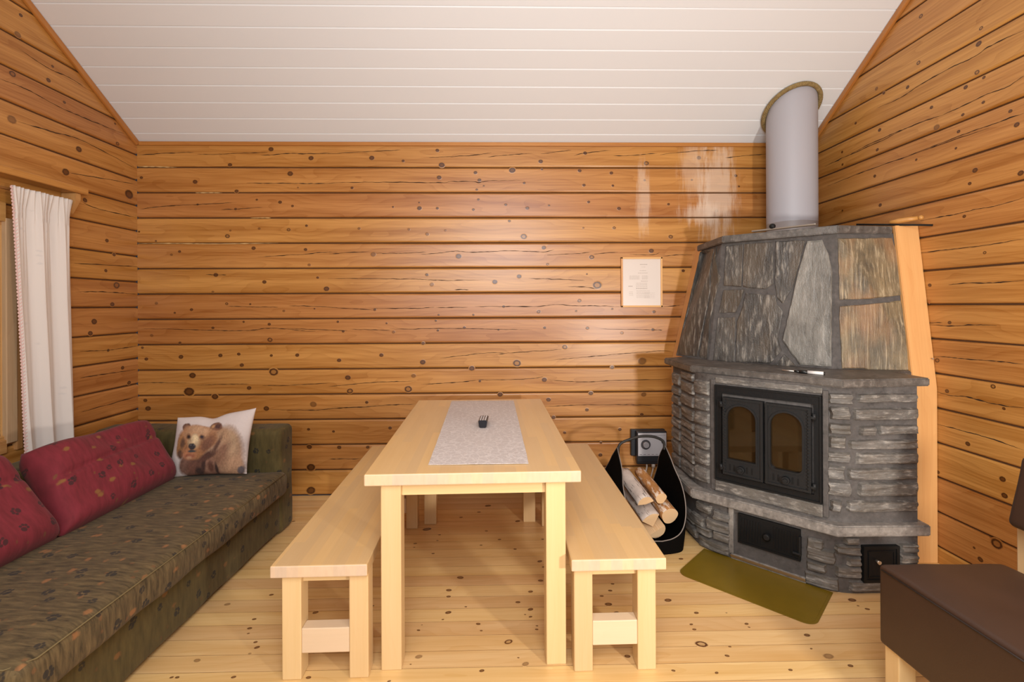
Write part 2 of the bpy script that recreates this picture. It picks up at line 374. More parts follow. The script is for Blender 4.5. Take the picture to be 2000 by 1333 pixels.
bk += rd(cG, [(507,390,13),(748,411,12),(1293,378,15),(515,560,22),(803,565,18),(1078,563,15),(530,757,36),(530,980,38)], hb)
bk += rd(cH, [(545,107,17),(1095,155,16),(210,183,18),(875,304,16),(322,337,14),(680,560,18),(685,435,12)], hb)
kc = rc(cA, [[(40,160),(300,148),(600,135)],[(620,155),(850,155),(1050,145),(1300,138)],[(1230,165),(1330,165),(1450,150),(1650,150),(1975,145)],[(1090,433),(1400,436),(1700,438),(1975,436)],[(40,690),(280,660),(620,640),(1000,620)],[(1200,1148),(1500,1130),(1680,1120),(1820,1102),(1975,1100)],[(850,690),(990,684),(1250,668)]], hb)
kc += rc(cB, [[(0,152),(380,130),(700,115)],[(980,190),(1100,182),(1400,165),(1580,142)],[(1540,185),(1700,165),(1975,145)],[(0,436),(240,428),(700,425),(1080,431),(1200,420),(1400,420),(1460,430),(1560,412),(1900,405)],[(10,1118),(200,1105),(400,1095)],[(440,1112),(700,1112),(950,1098)],[(900,1120),(1050,1112),(1230,1092),(1430,1102),(1700,1088),(1975,1092)]], hb)
kc += rc(cC, [[(150,128),(400,98)],[(420,140),(560,115),(720,100)],[(740,144),(900,140),(1100,122)],[(1120,135),(1400,105),(1600,98)],[(1650,160),(1800,145),(2000,128)],[(0,922),(120,924),(180,928),(260,908)],[(200,952),(400,942),(560,928)],[(580,945),(780,926)],[(870,945),(1050,952),(1120,930)],[(1130,960),(1300,950),(1385,952)]], hb)
kc += rc(cD, [[(900,335),(1150,345),(1400,348)],[(1500,335),(1700,338),(1975,350)],[(40,558),(300,557),(600,565),(900,575),(1100,573),(1300,550),(1500,560),(1650,578),(1760,580)],[(1480,552),(1800,566),(1975,568)],[(50,1080),(200,1076),(560,1078)],[(600,1100),(900,1092),(1120,1088)],[(1240,1105),(1500,1102),(1900,1078)],[(700,36),(798,35),(900,38)]], hb)
kc += rc(cE, [[(0,70),(400,72),(850,78),(1100,88),(1500,85)],[(0,345),(180,358),(450,375)],[(400,358),(800,358),(1030,350)],[(1040,350),(1350,350)],[(1420,342),(1700,340),(1975,338)],[(0,567),(190,572)],[(220,560),(400,565),(600,572)],[(600,555),(800,558),(1200,553),(1600,560),(1975,563)],[(1080,840),(1250,820),(1500,793),(1700,785)],[(1620,803),(1800,785),(1975,778)],[(0,1115),(300,1085),(550,1068),(850,1062)],[(900,1092),(1200,1075),(1440,1055)],[(1440,1050),(1700,1050),(1975,1036)],[(0,1325),(300,1310),(600,1292),(850,1282)],[(1220,178),(1290,177),(1360,178)]], hb)
kc += rc(cF, [[(160,70),(400,78),(700,88)],[(540,150),(700,153),(820,172)],[(0,342),(250,342),(420,322),(600,333),(800,333),(1040,345)],[(1450,345),(1620,330)],[(850,558),(1350,565),(1450,570)],[(0,785),(250,770),(480,755)],[(350,860),(600,838),(900,812),(1200,785),(1450,768),(1540,778)],[(0,1046),(200,1035),(300,1018)],[(350,1050),(650,1068),(1000,1055),(1540,1040)],[(310,1308),(700,1290),(1200,1290),(1540,1298)]], hb)
kc += rc(cG, [[(130,198),(550,205),(800,185),(1100,178)],[(700,676),(1020,676)],[(380,810),(700,700),(930,690)]][:2], hb)
fills = [(q, .004) for q in rc(cA, [[(40,275),(200,275),(420,282)],[(600,527),(760,526),(860,528)],[(1130,770),(1250,768),(1330,770)],[(45,1018),(400,1016),(800,1020),(1400,1012)]], hb)]
log_wall('wall_back', lambda s, z, d: (s, YB - d, z), 0, XL, XR, 0., ZT, 1, None, bk, kc, fills=fills)

hr = lambda x, y: hx(x, y, XR); hl = lambda x, y: hx(x, y, XL)
r1 = (1600, 0, 4.4425); r2 = (1600, 250, 4.4425); r3 = (1740, 500, 4.4425); r4 = (1780, 780, 3.9236); l1 = (0, 340, 2.38125); l0 = (0, 0, 3.703)
rk = rd(r1, [(883,140,18,'o'),(1405,245,16,'o'),(862,545,18,'o'),(1385,380,24),(497,770,16,'s'),(562,806,14),(768,757,16),(1370,628,20,'o'),(1430,672,14),(1272,757,18),(975,932,15),(1425,888,14),(1247,996,14),(1020,1105,26,'s'),(525,1128,16),(317,1070,12),(505,1300,14),(1210,1142,15),(1187,1287,11),(1660,965,16),(1715,1083,22)], hr)
rk += rd(r2, [(200,210,11),(203,318,11),(483,418,14),(843,276,11),(1353,368,22),(1307,483,15),(1750,392,24),(530,670,16),(202,718,9),(1260,768,15),(1437,1083,14,'o')], hr)
rk += rd(r3, [(338,255,16),(510,580,16),(403,908,20,'o'),(488,1175,18),(888,1135,20,'o')], hr)
rk += rd(r4, [(433,343,18),(700,614,22),(205,560,14),(655,1110,40,'o'),(715,740,22),(482,1140,10),(530,1230,20),(710,73,12)], hr)
rkc = rc(r1, [[(280,1330),(550,1200),(850,1075),(1070,1000)],[(1070,1000),(1300,895),(1450,820),(1600,770),(1777,665)],[(500,940),(700,850),(870,740),(1100,610),(1350,490),(1450,420),(1600,340),(1777,265)],[(830,1330),(1300,1150),(1550,1065),(1777,980)]], hr)
rkc += rc(r2, [[(50,335),(250,240),(500,130),(750,5)],[(50,515),(400,375),(800,235),(1150,110),(1480,0)],[(880,805),(1150,755),(1350,710),(1540,675),(1777,605)],[(845,1090),(1100,1060),(1400,1025),(1777,965)]], hr)
rkc += rc(r3, [[(310,580),(450,580)],[(340,595),(520,610),(700,600),(920,605)],[(355,875),(500,880),(700,900),(900,915),(1155,940)],[(390,1180),(500,1210),(650,1225),(850,1275),(1000,1305),(1155,1320)],[(500,250),(700,235),(900,235),(1155,215)]], hr)
rkc += rc(r4, [[(200,190),(400,245),(600,300),(863,390)]], hr)
log_wall('wall_right', lambda s, z, d: (XR - d, s, z), 1, YFRONT, YB, OFR, 4.8, 2, None, rk, rkc, gable=True)
lk = rd(l1, [(600,95,22),(395,122,11),(497,310,9),(530,375,9),(492,450,8),(542,518,16,'o'),(522,607,11),(438,687,14),(420,742,12),(503,821,7),(570,902,9),(600,972,10)], hl)
lk += rd(l0, [(150,110,13),(128,250,22,'s'),(380,480,10),(350,580,16),(90,535,22,'o'),(85,865,30,'s'),(465,740,11),(570,1080,22),(475,1245,26),(850,1040,14,'o'),(832,895,8)], hl)
lkc = rc(l1, [[(380,130),(450,160),(640,205)],[(345,415),(640,432)],[(350,548),(500,550),(640,560)],[(370,825),(500,820),(640,800)],[(370,950),(500,930),(635,910)],[(375,1110),(640,1035)]], hl)
lkc += rc(l0, [[(0,570),(200,650),(420,770),(650,870),(900,970)],[(130,880),(400,960),(600,1020),(980,1220)],[(130,350),(360,500),(500,560),(620,640)],[(500,1250),(980,1333)]], hl)
OPN = (1.62, 2.70, OFL + 3 * PB, OFL + 10 * PB)
log_wall('wall_left', lambda s, z, d: (XL + d, s, z), 1, YFRONT, YB, OFL, 4.8, 3, None, lk, lkc, gable=True, opening=OPN)
log_wall('wall_front', lambda s, z, d: (s, YFRONT + d, z), 0, XL, XR, 0., roof(YFRONT), 4, None)

# floor ------------------------------------------------------------
def floor():
    bm = NB(); g, kl, tl = (bm.loops.layers.uv[l] for l in ('grain', 'knot', 'tint'))
    pit = .0932; y0 = 1.913 - 60 * pit; rnd = random.Random(5); tn = {}; of = {}
    ks = []
    hf = lambda x, y: hz(x, y, 0)
    ks += rd((260,950,3.48), [(823,906,16),(792,968,18),(783,1003,10),(832,1062,15),(842,1098,20),(793,1140,12,'s'),(435,1187,25,'s'),(262,1302,14),(300,1302,16),(683,1300,18),(940,740,16),(1240,860,22),(1258,950,12),(1180,905,9),(1192,1303,20),(1628,815,12),(1620,975,10),(1090,240,12),(640,805,22,'s')], hf)
    ks += rd((720,960,3.574), [(640,604,26),(560,692,22),(558,737,18),(833,102,24),(678,808,10),(556,848,24),(518,897,10),(348,972,13),(372,935,6),(765,928,18),(786,975,11),(1130,702,19),(1200,625,20),(1195,490,20),(1222,530,14),(1042,776,19),(1130,826,22),(1092,862,8),(1130,878,14),(1175,941,10),(1173,966,13),(976,1053,34,'o'),(350,1157,28,'s'),(293,1210,8),(1045,1164,9),(1095,1208,28,'s'),(790,1255,20),(143,1328,14),(822,278,12),(913,338,13),(785,377,11),(1022,405,13),(1217,336,13),(325,366,14),(318,392,8),(495,305,12),(480,345,9),(407,266,34),(450,436,12),(645,183,14),(770,146,14),(1040,210,20)], hf)
    ks += rd((1100,1000,3.03), [(697,280,15),(620,525,24),(788,600,16),(758,668,12),(776,698,13),(818,785,40,'o'),(970,854,15),(986,800,10),(652,942,13),(908,955,13),(1345,938,14),(1085,665,14),(1100,685,8),(1443,732,20),(1468,812,9),(1570,857,34,'s'),(1700,913,18),(1710,524,26),(1745,558,8),(1800,577,15),(278,468,14),(228,500,13),(268,549,24),(314,600,20),(292,428,12),(380,857,20),(966,600,6)], hf)
    for _ in range(70):
        ks.append((Vector((rnd.uniform(XL, XR), rnd.uniform(YFRONT, 1.75), 0)), rnd.uniform(.006, .014), 0))
    k = 0; y = y0
    while y < YB:
        ya, yb = max(y, YFRONT), min(y + pit, YB); tn[k] = rnd.random(); of[k] = rnd.random() * 20
        if yb > ya:
            pr = [(ya, -.003), (ya + .0007, -.003), (ya + .0009, 0), (yb - .0009, 0), (yb - .0007, -.003), (yb, -.003)]
            vs = [[bm.verts.new((x, a, b)) for a, b in pr] for x in (XL, XR)]
            for j in range(5):
                f = bm.faces.new((vs[0][j], vs[1][j], vs[1][j + 1], vs[0][j + 1])); f.material_index = 0 if j == 2 else 1
                for L in f.loops: L[g].uv = (L.vert.co.x + of[k], L.vert.co.y + of[k] * 1.3); L[kl].uv = (5, 5); L[tl].uv = (tn[k], 0)
        k += 1; y += pit
    for (P, r, typ) in ks:
        k = int((P.y - y0) / pit); 
        if k not in tn: continue
        big = r * 1.08; N_ = 20; ctr = bm.verts.new((P.x, P.y, .0006)); kv = {ctr: (0, 0)}; rings = []; an0 = rnd.uniform(-.25, .5)
        for rad in (.5, 1.):
            rr = []
            for q in range(N_):
                an = 2 * pi * q / N_; ex, ez = cos(an) * rad, sin(an) * rad; x_, y_ = ex * 1.05 * big, ez * .72 * big
                v = bm.verts.new((P.x + x_ * cos(an0) - y_ * sin(an0), P.y + x_ * sin(an0) + y_ * cos(an0), .0006 if rad < 1 else .0002)); kv[v] = (ex, ez); rr.append(v)
            rings.append(rr)
        fs = [bm.faces.new((ctr, rings[0][q], rings[0][(q + 1) % N_])) for q in range(N_)] + [bm.faces.new((rings[0][q], rings[1][q], rings[1][(q + 1) % N_], rings[0][(q + 1) % N_])) for q in range(N_)]
        for f in fs:
            for L in f.loops: L[g].uv = (L.vert.co.x + of[k], L.vert.co.y + of[k] * 1.3); L[kl].uv = kv[L.vert]; L[tl].uv = (tn[k], typ)
    bmesh.ops.recalc_face_normals(bm, faces=bm.faces)
    for f in bm.faces:
        if f.normal.z < 0: f.normal_flip()
    obj('floor', bm, [M['floor'], plain('floor_seam', (.25, .11, .03), .7)], kind='structure')
floor()

def ceiling():
    bm = NB(); pit = .1092
    for side in (0, 1):
        y = YB; first = 1
        while True:
            if side == 0:
                ya = YB - .0675 - pit * (first - 1) if first > 0 else YB; yb = YB if first == 1 else YB - .0675 - pit * (first - 2)
                if first == 1: ya = YB - .0675
                if ya < YRIDGE: ya = YRIDGE
                if yb <= YRIDGE: break
            else:
                ya = YRIDGE - pit * first; yb = ya + pit
                if ya < YFRONT: ya = YFRONT
                if yb <= YFRONT: break
            pr = [(ya, .007), (ya + .0035, .007), (ya + .008, 0), (yb - .0012, 0), (yb, .007)]
            vs = [[bm.verts.new((x, a, roof(a) + b)) for a, b in pr] for x in (XL, XR)]
            for j in range(4): bm.faces.new((vs[0][j], vs[0][j + 1], vs[1][j + 1], vs[1][j]))
            first += 1
    t = NB()
    obj('ceiling', bm, M['ceiling'], kind='structure')
ceiling()
# slim trims under the ceiling boards
def gtrim(name, x0, x1):
    bm = NB(); n = Vector((0, TS, 1)).normalized(); ang = -math.atan(TS)
    L = (YB - YRIDGE) * sqrt(1 + TS * TS)
    mt = Matrix.Translation((0, YB, ZT)) @ Matrix.Rotation(-math.atan(TS), 4, 'X')
    box(bm, x0, x1, -L, 0, -.040, -.002, axis=1, bev=.005, mtx=mt); obj(name, bm, M['trim'], kind='structure')
gtrim('trim_1', XL + .001, XL + .022); gtrim('trim_2', XR - .022, XR - .001)
bm = NB(); box(bm, XL + .02, XR - .02, YB - .016, YB - .001, ZT - .03, ZT - .002, axis=0, bev=.003); obj('trim_3', bm, M['trim'], kind='structure')
#PART2
# ------------------------------------------------------------------ fireplace boards against the walls (trim)
bm = NB()
YPK = 2.62
def planky(y, x0, x1, zs, lean):   # board standing on the floor, leaning back with the hood above the mantel
    pass
t = NB()
# right board: faces the room, its edge on the right wall
zz = [0, .95, 1.855]; yy = [2.615, 2.615, 2.732]; xl = [2.235, 2.250, 2.250]
vs = []
for z, y, x in zip(zz, yy, xl): vs.append([t.verts.new(p) for p in ((x, y, z), (XR - .001, y, z), (XR - .001, y + .024, z), (x, y + .024, z))])
for i in range(2):
    for j in range(4): t.faces.new((vs[i][j], vs[i][(j + 1) % 4], vs[i + 1][(j + 1) % 4], vs[i + 1][j]))
t.faces.new(vs[0][::-1]); t.faces.new(vs[2]); bmesh.ops.recalc_face_normals(t, faces=t.faces)
bmesh.ops.bevel(t, geom=t.edges[:], offset=.003, segments=2, affect='EDGES'); t.normal_update(); setuv(t, t.faces, 2, 1.3, .6)
g, kl, tl = (t.loops.layers.uv[l] for l in ('grain', 'knot', 'tint'))
add(bm, t)
# two knots and screw heads
for (px, py, r) in ((1802, 862, .014), (1797, 1010, .013), (1815, 590, .008)):
    P = hy(px, py, 2.6215 if py > 740 else 2.66)
    q = NB(); bmesh.ops.create_circle(q, cap_ends=True, segments=20, radius=r); 
    bmesh.ops.transform(q, matrix=Matrix.Translation((P.x, P.y, P.z)) @ Matrix.Rotation(pi / 2, 4, 'X') @ Matrix.Diagonal((.6, 1.6, 1, 1)), verts=q.verts)
    add(bm, q, mi=1)
for (px, py) in ((1819, 818), (1813, 700), (1820, 1090)):
    P = hy(px, py, 2.62 if py > 740 else 2.65); cyl(bm, (P.x, 2.625, P.z), (P.x, 2.618, P.z), .004, n=10, mi=2)
M['knotflat'] = plain('board_knot', (.32, .1, .02), .5, var=.3); M['zinc'] = plain('zinc_screw', (.6, .56, .5), .35, .9)
obj('trim_4', bm, [M['plank'], M['knotflat'], M['zinc']], kind='structure')
bm = NB(); t = NB(); vs = []
for z, x, y in ((0, 1.305, 3.50), (.97, 1.305, 3.50), (1.85, 1.497, 3.58)):
    vs.append([t.verts.new(p) for p in ((x, YB - .002, z), (x, y, z), (x + .024, y, z), (x + .024, YB - .002, z))])
for i in range(2):
    for j in range(4): t.faces.new((vs[i][j], vs[i][(j + 1) % 4], vs[i + 1][(j + 1) % 4], vs[i + 1][j]))
t.faces.new(vs[0][::-1]); t.faces.new(vs[2]); bmesh.ops.recalc_face_normals(t, faces=t.faces); t.normal_update(); setuv(t, t.faces, 2, 2.3, .4)
add(bm, t); obj('trim_5', bm, M['plank'], kind='structure')

# ------------------------------------------------------------------ stone materials
def stone_mat(name, base, hi, lo, warm=None, stretch=(14, 14, 60), rough=.75, amt=.35, bumpd=.006):
    s = N(name); p = s.geo(); u = s.vm('MULTIPLY', p, stretch)
    n1 = s.noise(u, 1, 5, .65); n2 = s.noise(p, 5, 4, .6); n3 = s.noise(p, 120, 2, .5)
    c = s.mix(s.mr(n2, .3, .7, 0, 1), lo, base); c = s.mix(s.ma('MULTIPLY', s.mr(n1, .52, .72, 0, 1), .75), c, hi)
    c = s.mix(s.ma('MULTIPLY', s.mr(n1, .46, .3, 0, 1), .6), c, [q * .45 for q in lo])
    if warm: c = s.mix(s.ma('MULTIPLY', s.mr(s.noise(s.vm('MULTIPLY', p, (6, 6, 3)), 1, 3), .45, .62, 0, 1), amt), c, warm)
    s.bump(s.ma('ADD', s.ma('MULTIPLY', n1, 1.), s.ma('MULTIPLY', n3, .25)), .8, bumpd)
    return s.fin(c, rough)
M['stone'] = stone_mat('split_slate_block', (.165, .155, .142), (.42, .395, .355), (.080, .074, .068), (.14, .122, .095), (18, 18, 60), .6, .3)
M['mortar'] = stone_mat('grey_mortar', (.100, .091, .086), (.13, .118, .111), (.072, .065, .061), None, (30, 30, 30), .9, bumpd=.002)
M['cap'] = stone_mat('dark_granite_edge', (.13, .118, .107), (.24, .218, .195), (.065, .059, .053), None, (25, 25, 25), .45, bumpd=.003)
M['capl'] = stone_mat('grey_granite_slab', (.25, .232, .212), (.36, .335, .305), (.15, .138, .128), None, (40, 40, 40), .5, bumpd=.002)
M['slate_d'] = stone_mat('dark_slate', (.095, .088, .078), (.42, .385, .33), (.045, .041, .037), (.12, .085, .05), (48, 48, 9), .4, .4)
M['slate_p'] = stone_mat('pale_grey_slate', (.24, .23, .205), (.36, .34, .305), (.13, .124, .11), None, (26, 26, 6), .4)
M['slate_t'] = stone_mat('tan_streaked_slate', (.27, .205, .115), (.58, .48, .32), (.075, .065, .048), (.42, .2, .08), (75, 75, 4.5), .45, .35)
M['iron'] = plain('black_cast_iron', (.008, .0085, .009), .55, 0, 60)
M['iron_l'] = plain('dark_grey_iron', (.016, .017, .018), .45, 0, 80)
for q in ('iron', 'iron_l'): M[q].node_tree.nodes['Principled BSDF'].inputs['Specular IOR Level'].default_value = .22
M['glass'] = N('sooty_stove_glass').fin((.020, .011, .004), .04, IOR=1.48)
M['brass'] = plain('thin_metal_edge', (.55, .42, .28), .3, .9)

# ------------------------------------------------------------------ fireplace
fp = thing('corner_fireplace', 'grey stone corner fireplace with slate hood and double iron doors', 'fireplace', (0, 0, 0))
BO = [(1.17, 3.27), (1.17, 2.82), (1.64, 2.352), (2.04, 2.352)]            # body outline, left end to right end
BACK = [(2.225, 2.60), (2.33, 2.70), (2.33, 3.60), (1.36, 3.60), (1.36, 3.45)]
def rounded(pts, r, n=8):
    out = [Vector(pts[0] + (0,))]
    for i in range(1, len(pts) - 1):
        a, b, c = (Vector(p + (0,)) for p in pts[i - 1:i + 2]); u = (a - b).normalized(); v = (c - b).normalized()
        for k in range(n + 1):
            t = k / n; out.append((1 - t) ** 2 * (b + u * r) + 2 * t * (1 - t) * b + t * t * (b + v * r))
    out.append(Vector(pts[-1] + (0,))); return out
RP = rounded(BO, .10)
dense = []; 
for i in range(len(RP) - 1):
    n = max(1, int((RP[i + 1] - RP[i]).length / .004))
    for k in range(n): dense.append(RP[i].lerp(RP[i + 1], k / n))
dense.append(RP[-1])
def pth(i):
    i = max(0, min(len(dense) - 1.001, i)); a = int(i); p = dense[a].lerp(dense[a + 1], i - a)
    j0, j1 = max(0, a - 6), min(len(dense) - 1, a + 7); d = (dense[j1] - dense[j0]).normalized()
    return p, Vector((d.y, -d.x, 0)) * (1 if True else -1)
_, nn = pth(len(dense) / 2)
SG = 1 if nn.dot(Vector((-1, -1, 0))) > 0 else -1
def pxof(P): v = P - Vector((0, 0, H)); return CX + F_ * v.dot(rt2) / v.dot(fw)
def i_of(px):
    best = min(range(len(dense)), key=lambda i: abs(pxof(Vector((dense[i].x, dense[i].y, .6))) - px)); return best
def ztop(px, py):
    p = dense[i_of(px)]; r = ray(px, py); t = (Vector((p.x, p.y, 0)).dot(fw)) / 1.0
    return H + (r * (t / r.dot(fw))).z
# body core
bm = NB()
core = [(p.x, p.y) for p in RP[::2]] + BACK
prism(bm, [(p.x - (SG * 0), p.y) for p in RP] + [Vector(b) for b in BACK], .0, .30, mi=0)
prism(bm, [(p.x, p.y) for p in RP] + BACK, .335, 1.01, mi=0)
def stone(i0, i1, z0, z1, seed, thick=.024):
    nu = max(4, int((i1 - i0) * .004 / .010)); nv = 9; grid = []; z0 -= .003; z1 += .003
    for a in range(nu + 1):
        u = a / nu; row = []
        for b in range(nv + 1):
            v = b / nv; uu = 2 * u - 1; w_ = 2 * v - 1
            e = max(0, (1 - abs(uu) ** 12)) ** .45 * max(0, (1 - abs(w_) ** 9)) ** .45
            ii = i0 + (i1 - i0) * u + vn((z0 * 30, v * 3, 0), 1, seed) * 1.5
            z = z0 + (z1 - z0) * v + .004 * vn((ii * .03, w_ * .8, 0), 1, seed) + .0015 * vn((ii * .15, w_ * 2, 0), 1, seed)
            p, n = pth(ii); n = n * SG
            d = -.004 + e * (thick + .008 * vn((ii * .03, v * 2.5, 0), 1, seed + 1) + .003 * noise.noise(Vector((ii * .05, v * 6, seed))))
            row.append(bm.verts.new((p.x + n.x * d, p.y + n.y * d, z)))
        grid.append(row)
    for a in range(nu):
        for b in range(nv):
            f = bm.faces.new((grid[a][b], grid[a + 1][b], grid[a + 1][b + 1], grid[a][b + 1])); f.material_index = 1; f.smooth = False
sd = 0
def pstone(c, x0, x1, y0, y1, **k):
    global sd; sd += 1
    px0, px1 = c[0] + x0 / c[2], c[0] + x1 / c[2]; py0, py1 = c[1] + y0 / c[2], c[1] + y1 / c[2]; pm = (px0 + px1) / 2
    stone(i_of(px0), i_of(px1), ztop(pm, py1), ztop(pm, py0), sd, **k)
cc = (1580, 720, 3.92)
for q in [(140,340,192,268),(365,850,195,255),(150,315,295,388),(330,860,305,393),(140,330,425,500),(380,505,440,508),(515,850,435,498),(140,290,522,605),(298,850,548,612),(125,320,640,712),(355,850,645,728),(125,278,745,845),(290,850,760,848),(125,320,865,970),(365,850,875,972),(155,255,1005,1093),(275,850,1013,1090)]: pstone(cc, *q)
cc = (1160, 820, 3.173)
for q in [(1315,1425,735,800),(1480,1650,782,830),(1310,1500,800,878),(1555,1650,850,905),(1310,1440,882,935),(1480,1650,908,972),(1300,1520,962,1035),(1570,1780,1000,1058),(1540,1640,725,768)]: pstone(cc, *q)
cc = (1600, 860, 2.8175)
for q in [(430,540,570,612),(428,540,628,668),(430,540,680,720),(430,540,735,780)]: pstone(cc, *q)
cc = (1160, 820, 3.173)
for q in [(735,850,570,625),(695,850,632,690),(640,735,665,712),(738,850,700,752),(655,850,755,812),(615,690,590,650),(640,730,520,572),(560,630,560,620),(560,650,640,700),(560,640,720,770)]: pstone(cc, *q)
rng = random.Random(11)
iA, iM, iB = i_of(1320), i_of(1358), i_of(1392)
for (a, b, o) in ((0, iA + 26, 0.), (iA + 30, iM - 1, .02), (iM + 2, iB - 3, .045)):
    z = .36 + o * .4
    while z < .985:
        h = rng.uniform(.045, .085); z1 = min(z + h, .992)
        if z1 - z > .025: sd += 1; stone(a, b, z, z1, sd, thick=.02)
        z += h + rng.uniform(.008, .018)
# flat stone course above and below the doors
FR = Matrix(((1 / sqrt(2), 1 / sqrt(2), 0, 0), (-1 / sqrt(2), 1 / sqrt(2), 0, 0), (0, 0, 1, 0), (0, 0, 0, 1)))
# local frame: x = along the face to the right, y = into the fireplace, z up
def LF(yoff=0.): return Matrix.Translation((1.996, 1.996, 0)) @ FR @ Matrix.Translation((0, yoff, 0))
box(bm, -1.085, -.56, -.012, .02, .355, .418, axis=0, bev=.006, mtx=LF(), mi=1)
box(bm, -1.085, -.56, -.006, .02, .965, .998, axis=0, bev=.006, mtx=LF(), mi=1)
for q in (-1.095, -.548): box(bm, q - .012, q + .012, -.008, .02, .36, .985, axis=2, bev=.004, mtx=LF(), mi=0)
# niche step below the ash door
box(bm, -1.0, -.635, -.010, .03, .0, .030, axis=0, bev=.003, mtx=LF(), mi=2)
box(bm, -.995, -.64, .0, .03, .030, .062, axis=0, bev=.003, mtx=LF(), mi=2)
box(bm, -1.0, -.635, -.0155, -.010, .012, .026, axis=0, bev=.001, mtx=LF(), mi=3)
box(bm, -1.012, -.985, -.012, .03, .03, .29, axis=2, bev=.004, mtx=LF(), mi=2)
obj('stone_body', bm, [M['mortar'], M['stone'], M['capl'], M['brass']], fp)
# slabs
def slab(name, pts, z0, z1, mat, bev=.006, label=None):
    b = NB(); prism(b, pts, z0, z1, bev=bev); return obj(name, b, mat, fp, label=label)
slab('hearth_slab', [(1.108, 3.24), (1.108, 2.812), (1.618, 2.312), (2.070, 2.308), (2.076, 2.60), (2.2, 3.3), (1.4, 3.4)], .293, .345, M['capl'], label='lower grey granite slab')
slab('mantel_slab', [(1.132, 3.34), (1.146, 2.912), (1.648, 2.318), (2.106, 2.35), (2.112, 2.56), (2.232, 2.605), (2.232, 3.3), (1.4, 3.45)], 1.007, 1.047, M['cap'], label='upper dark granite slab')
# hood
HB = [(1.270, 3.49), (1.3813, 3.1947), (1.8673, 2.7087), (2.300, 2.655)]; HT = [(1.497, 3.60), (1.460, 3.170), (1.9087, 2.7217), (2.310, 2.755)]
zb_, zt_ = 1.047, 1.812
bm = NB(); t = NB()
B_ = [t.verts.new((*p, zb_)) for p in HB + [(2.33, 2.75), (2.33, 3.6)]]; T_ = [t.verts.new((*p, zt_)) for p in HT + [(2.34, 2.85), (2.34, 3.6)]]
for i in range(6): t.faces.new((B_[i], B_[(i + 1) % 6], T_[(i + 1) % 6], T_[i]))
t.faces.new(B_[::-1]); t.faces.new(T_); bmesh.ops.recalc_face_normals(t, faces=t.faces); bmesh.ops.triangulate(t, faces=t.faces)
from mathutils.bvhtree import BVHTree
HBVH = BVHTree.FromBMesh(t); add(bm, t, mi=0)
def plane(i):
    a, b = Vector((*HB[i], zb_)), Vector((*HB[i + 1], zb_)); c = (Vector((*HT[i], zt_)) + Vector((*HT[i + 1], zt_))) / 2
    n = (b - a).cross(c - a).normalized(); n = n if n.dot(Vector((-1, -1, 0))) > 0 else -n; return a, n
def piece(face, poly, mi, crop=(1280, 420, 3.448), th=.012):
    th *= .5
    co, no = plane(face); P = []
    for x, y in poly:
        X_, Y_ = crop[0] + x / crop[2], crop[1] + y / crop[2]; r_ = ray(X_, Y_).normalized(); h_ = HBVH.ray_cast(Vector((0, 0, H)), r_)[0]; q_ = hp(X_, Y_, co, no)
        P.append((h_ if h_ is not None and (h_ - q_).length < .12 else q_) + no * .001)
    # irregular outline
    Q = []
    for i in range(len(P)):
        a, b = P[i], P[(i + 1) % len(P)]; n = max(1, int((b - a).length / .03))
        for k in range(n): q = a.lerp(b, k / n); Q.append(q + Vector((vn(q, 30, 1), vn(q, 30, 2), vn(q, 30, 3))) * (.0035 if k else .001))
    ctr = sum(Q, Vector()) / len(Q); t = NB()
    def onsurf(q):
        h = HBVH.ray_cast(q + no * .15, -no, .3)[0]; return h if h is not None else q
    lo = [t.verts.new(q - no * .02) for q in Q]; mid = [t.verts.new(q + no * th * .6) for q in Q]; prev = mid
    for i in range(len(Q)):
        j = (i + 1) % len(Q); t.faces.new((lo[i], lo[j], mid[j], mid[i]))
    for fr in (.03, .2, .45, .72):
        cur = [t.verts.new(onsurf(q.lerp(ctr, fr)) + no * (th + .003 * vn(q.lerp(ctr, fr), 9, 5) + .001)) for q in Q]
        for i in range(len(Q)): j = (i + 1) % len(Q); t.faces.new((prev[i], prev[j], cur[j], cur[i]))
        prev = cur
    cv = t.verts.new(onsurf(ctr) + no * (th + .001))
    for i in range(len(Q)): j = (i + 1) % len(Q); t.faces.new((prev[i], prev[j], cv))
    bmesh.ops.recalc_face_normals(t, faces=t.faces); add(bm, t, mi=mi)
piece(0, [(305,250),(400,228),(375,500),(285,955),(150,942)], 1)
piece(0, [(412,226),(455,215),(440,420),(372,700),(352,972),(298,955),(385,500)], 1)
piece(1, [(478,212),(590,200),(580,485),(462,478)], 1, th=.012)
piece(1, [(598,198),(788,185),(798,462),(740,500),(618,490),(590,480)], 1)
piece(1, [(812,180),(1010,172),(975,300),(930,480),(860,598),(822,560),(808,470)], 1)
piece(1, [(1024,178),(1125,168),(1165,260),(1192,390),(1186,1022),(975,1010),(915,930),(858,848),(905,640),(960,400)], 2, th=.018)
piece(1, [(462,508),(600,502),(572,590),(540,658),(430,660)], 1)
piece(1, [(612,528),(805,540),(820,600),(860,650),(826,830),(850,915),(775,1000),(545,990),(552,720),(590,620)], 1, th=.016)
piece(1, [(424,694),(540,690),(532,990),(392,980)], 1)
piece(1, [(872,940),(945,1015),(810,1022)], 1)
piece(2, [(1228,160),(1590,156),(1618,240),(1655,542),(1450,565),(1238,572)], 3, th=.014)
piece(2, [(1240,618),(1648,578),(1668,660),(1705,740),(1758,1045),(1500,1058),(1400,1035),(1256,1035),(1236,700)], 3, th=.016)
obj('hood', bm, [M['mortar'], M['slate_d'], M['slate_p'], M['slate_t']], fp, label='tapering hood clad in dark, pale and tan slate')
CP = [(1.482, 3.63), (1.424, 3.098), (1.912, 2.72), (2.243, 2.742), (2.245, 2.80), (2.36, 2.9), (2.36, 3.66)]
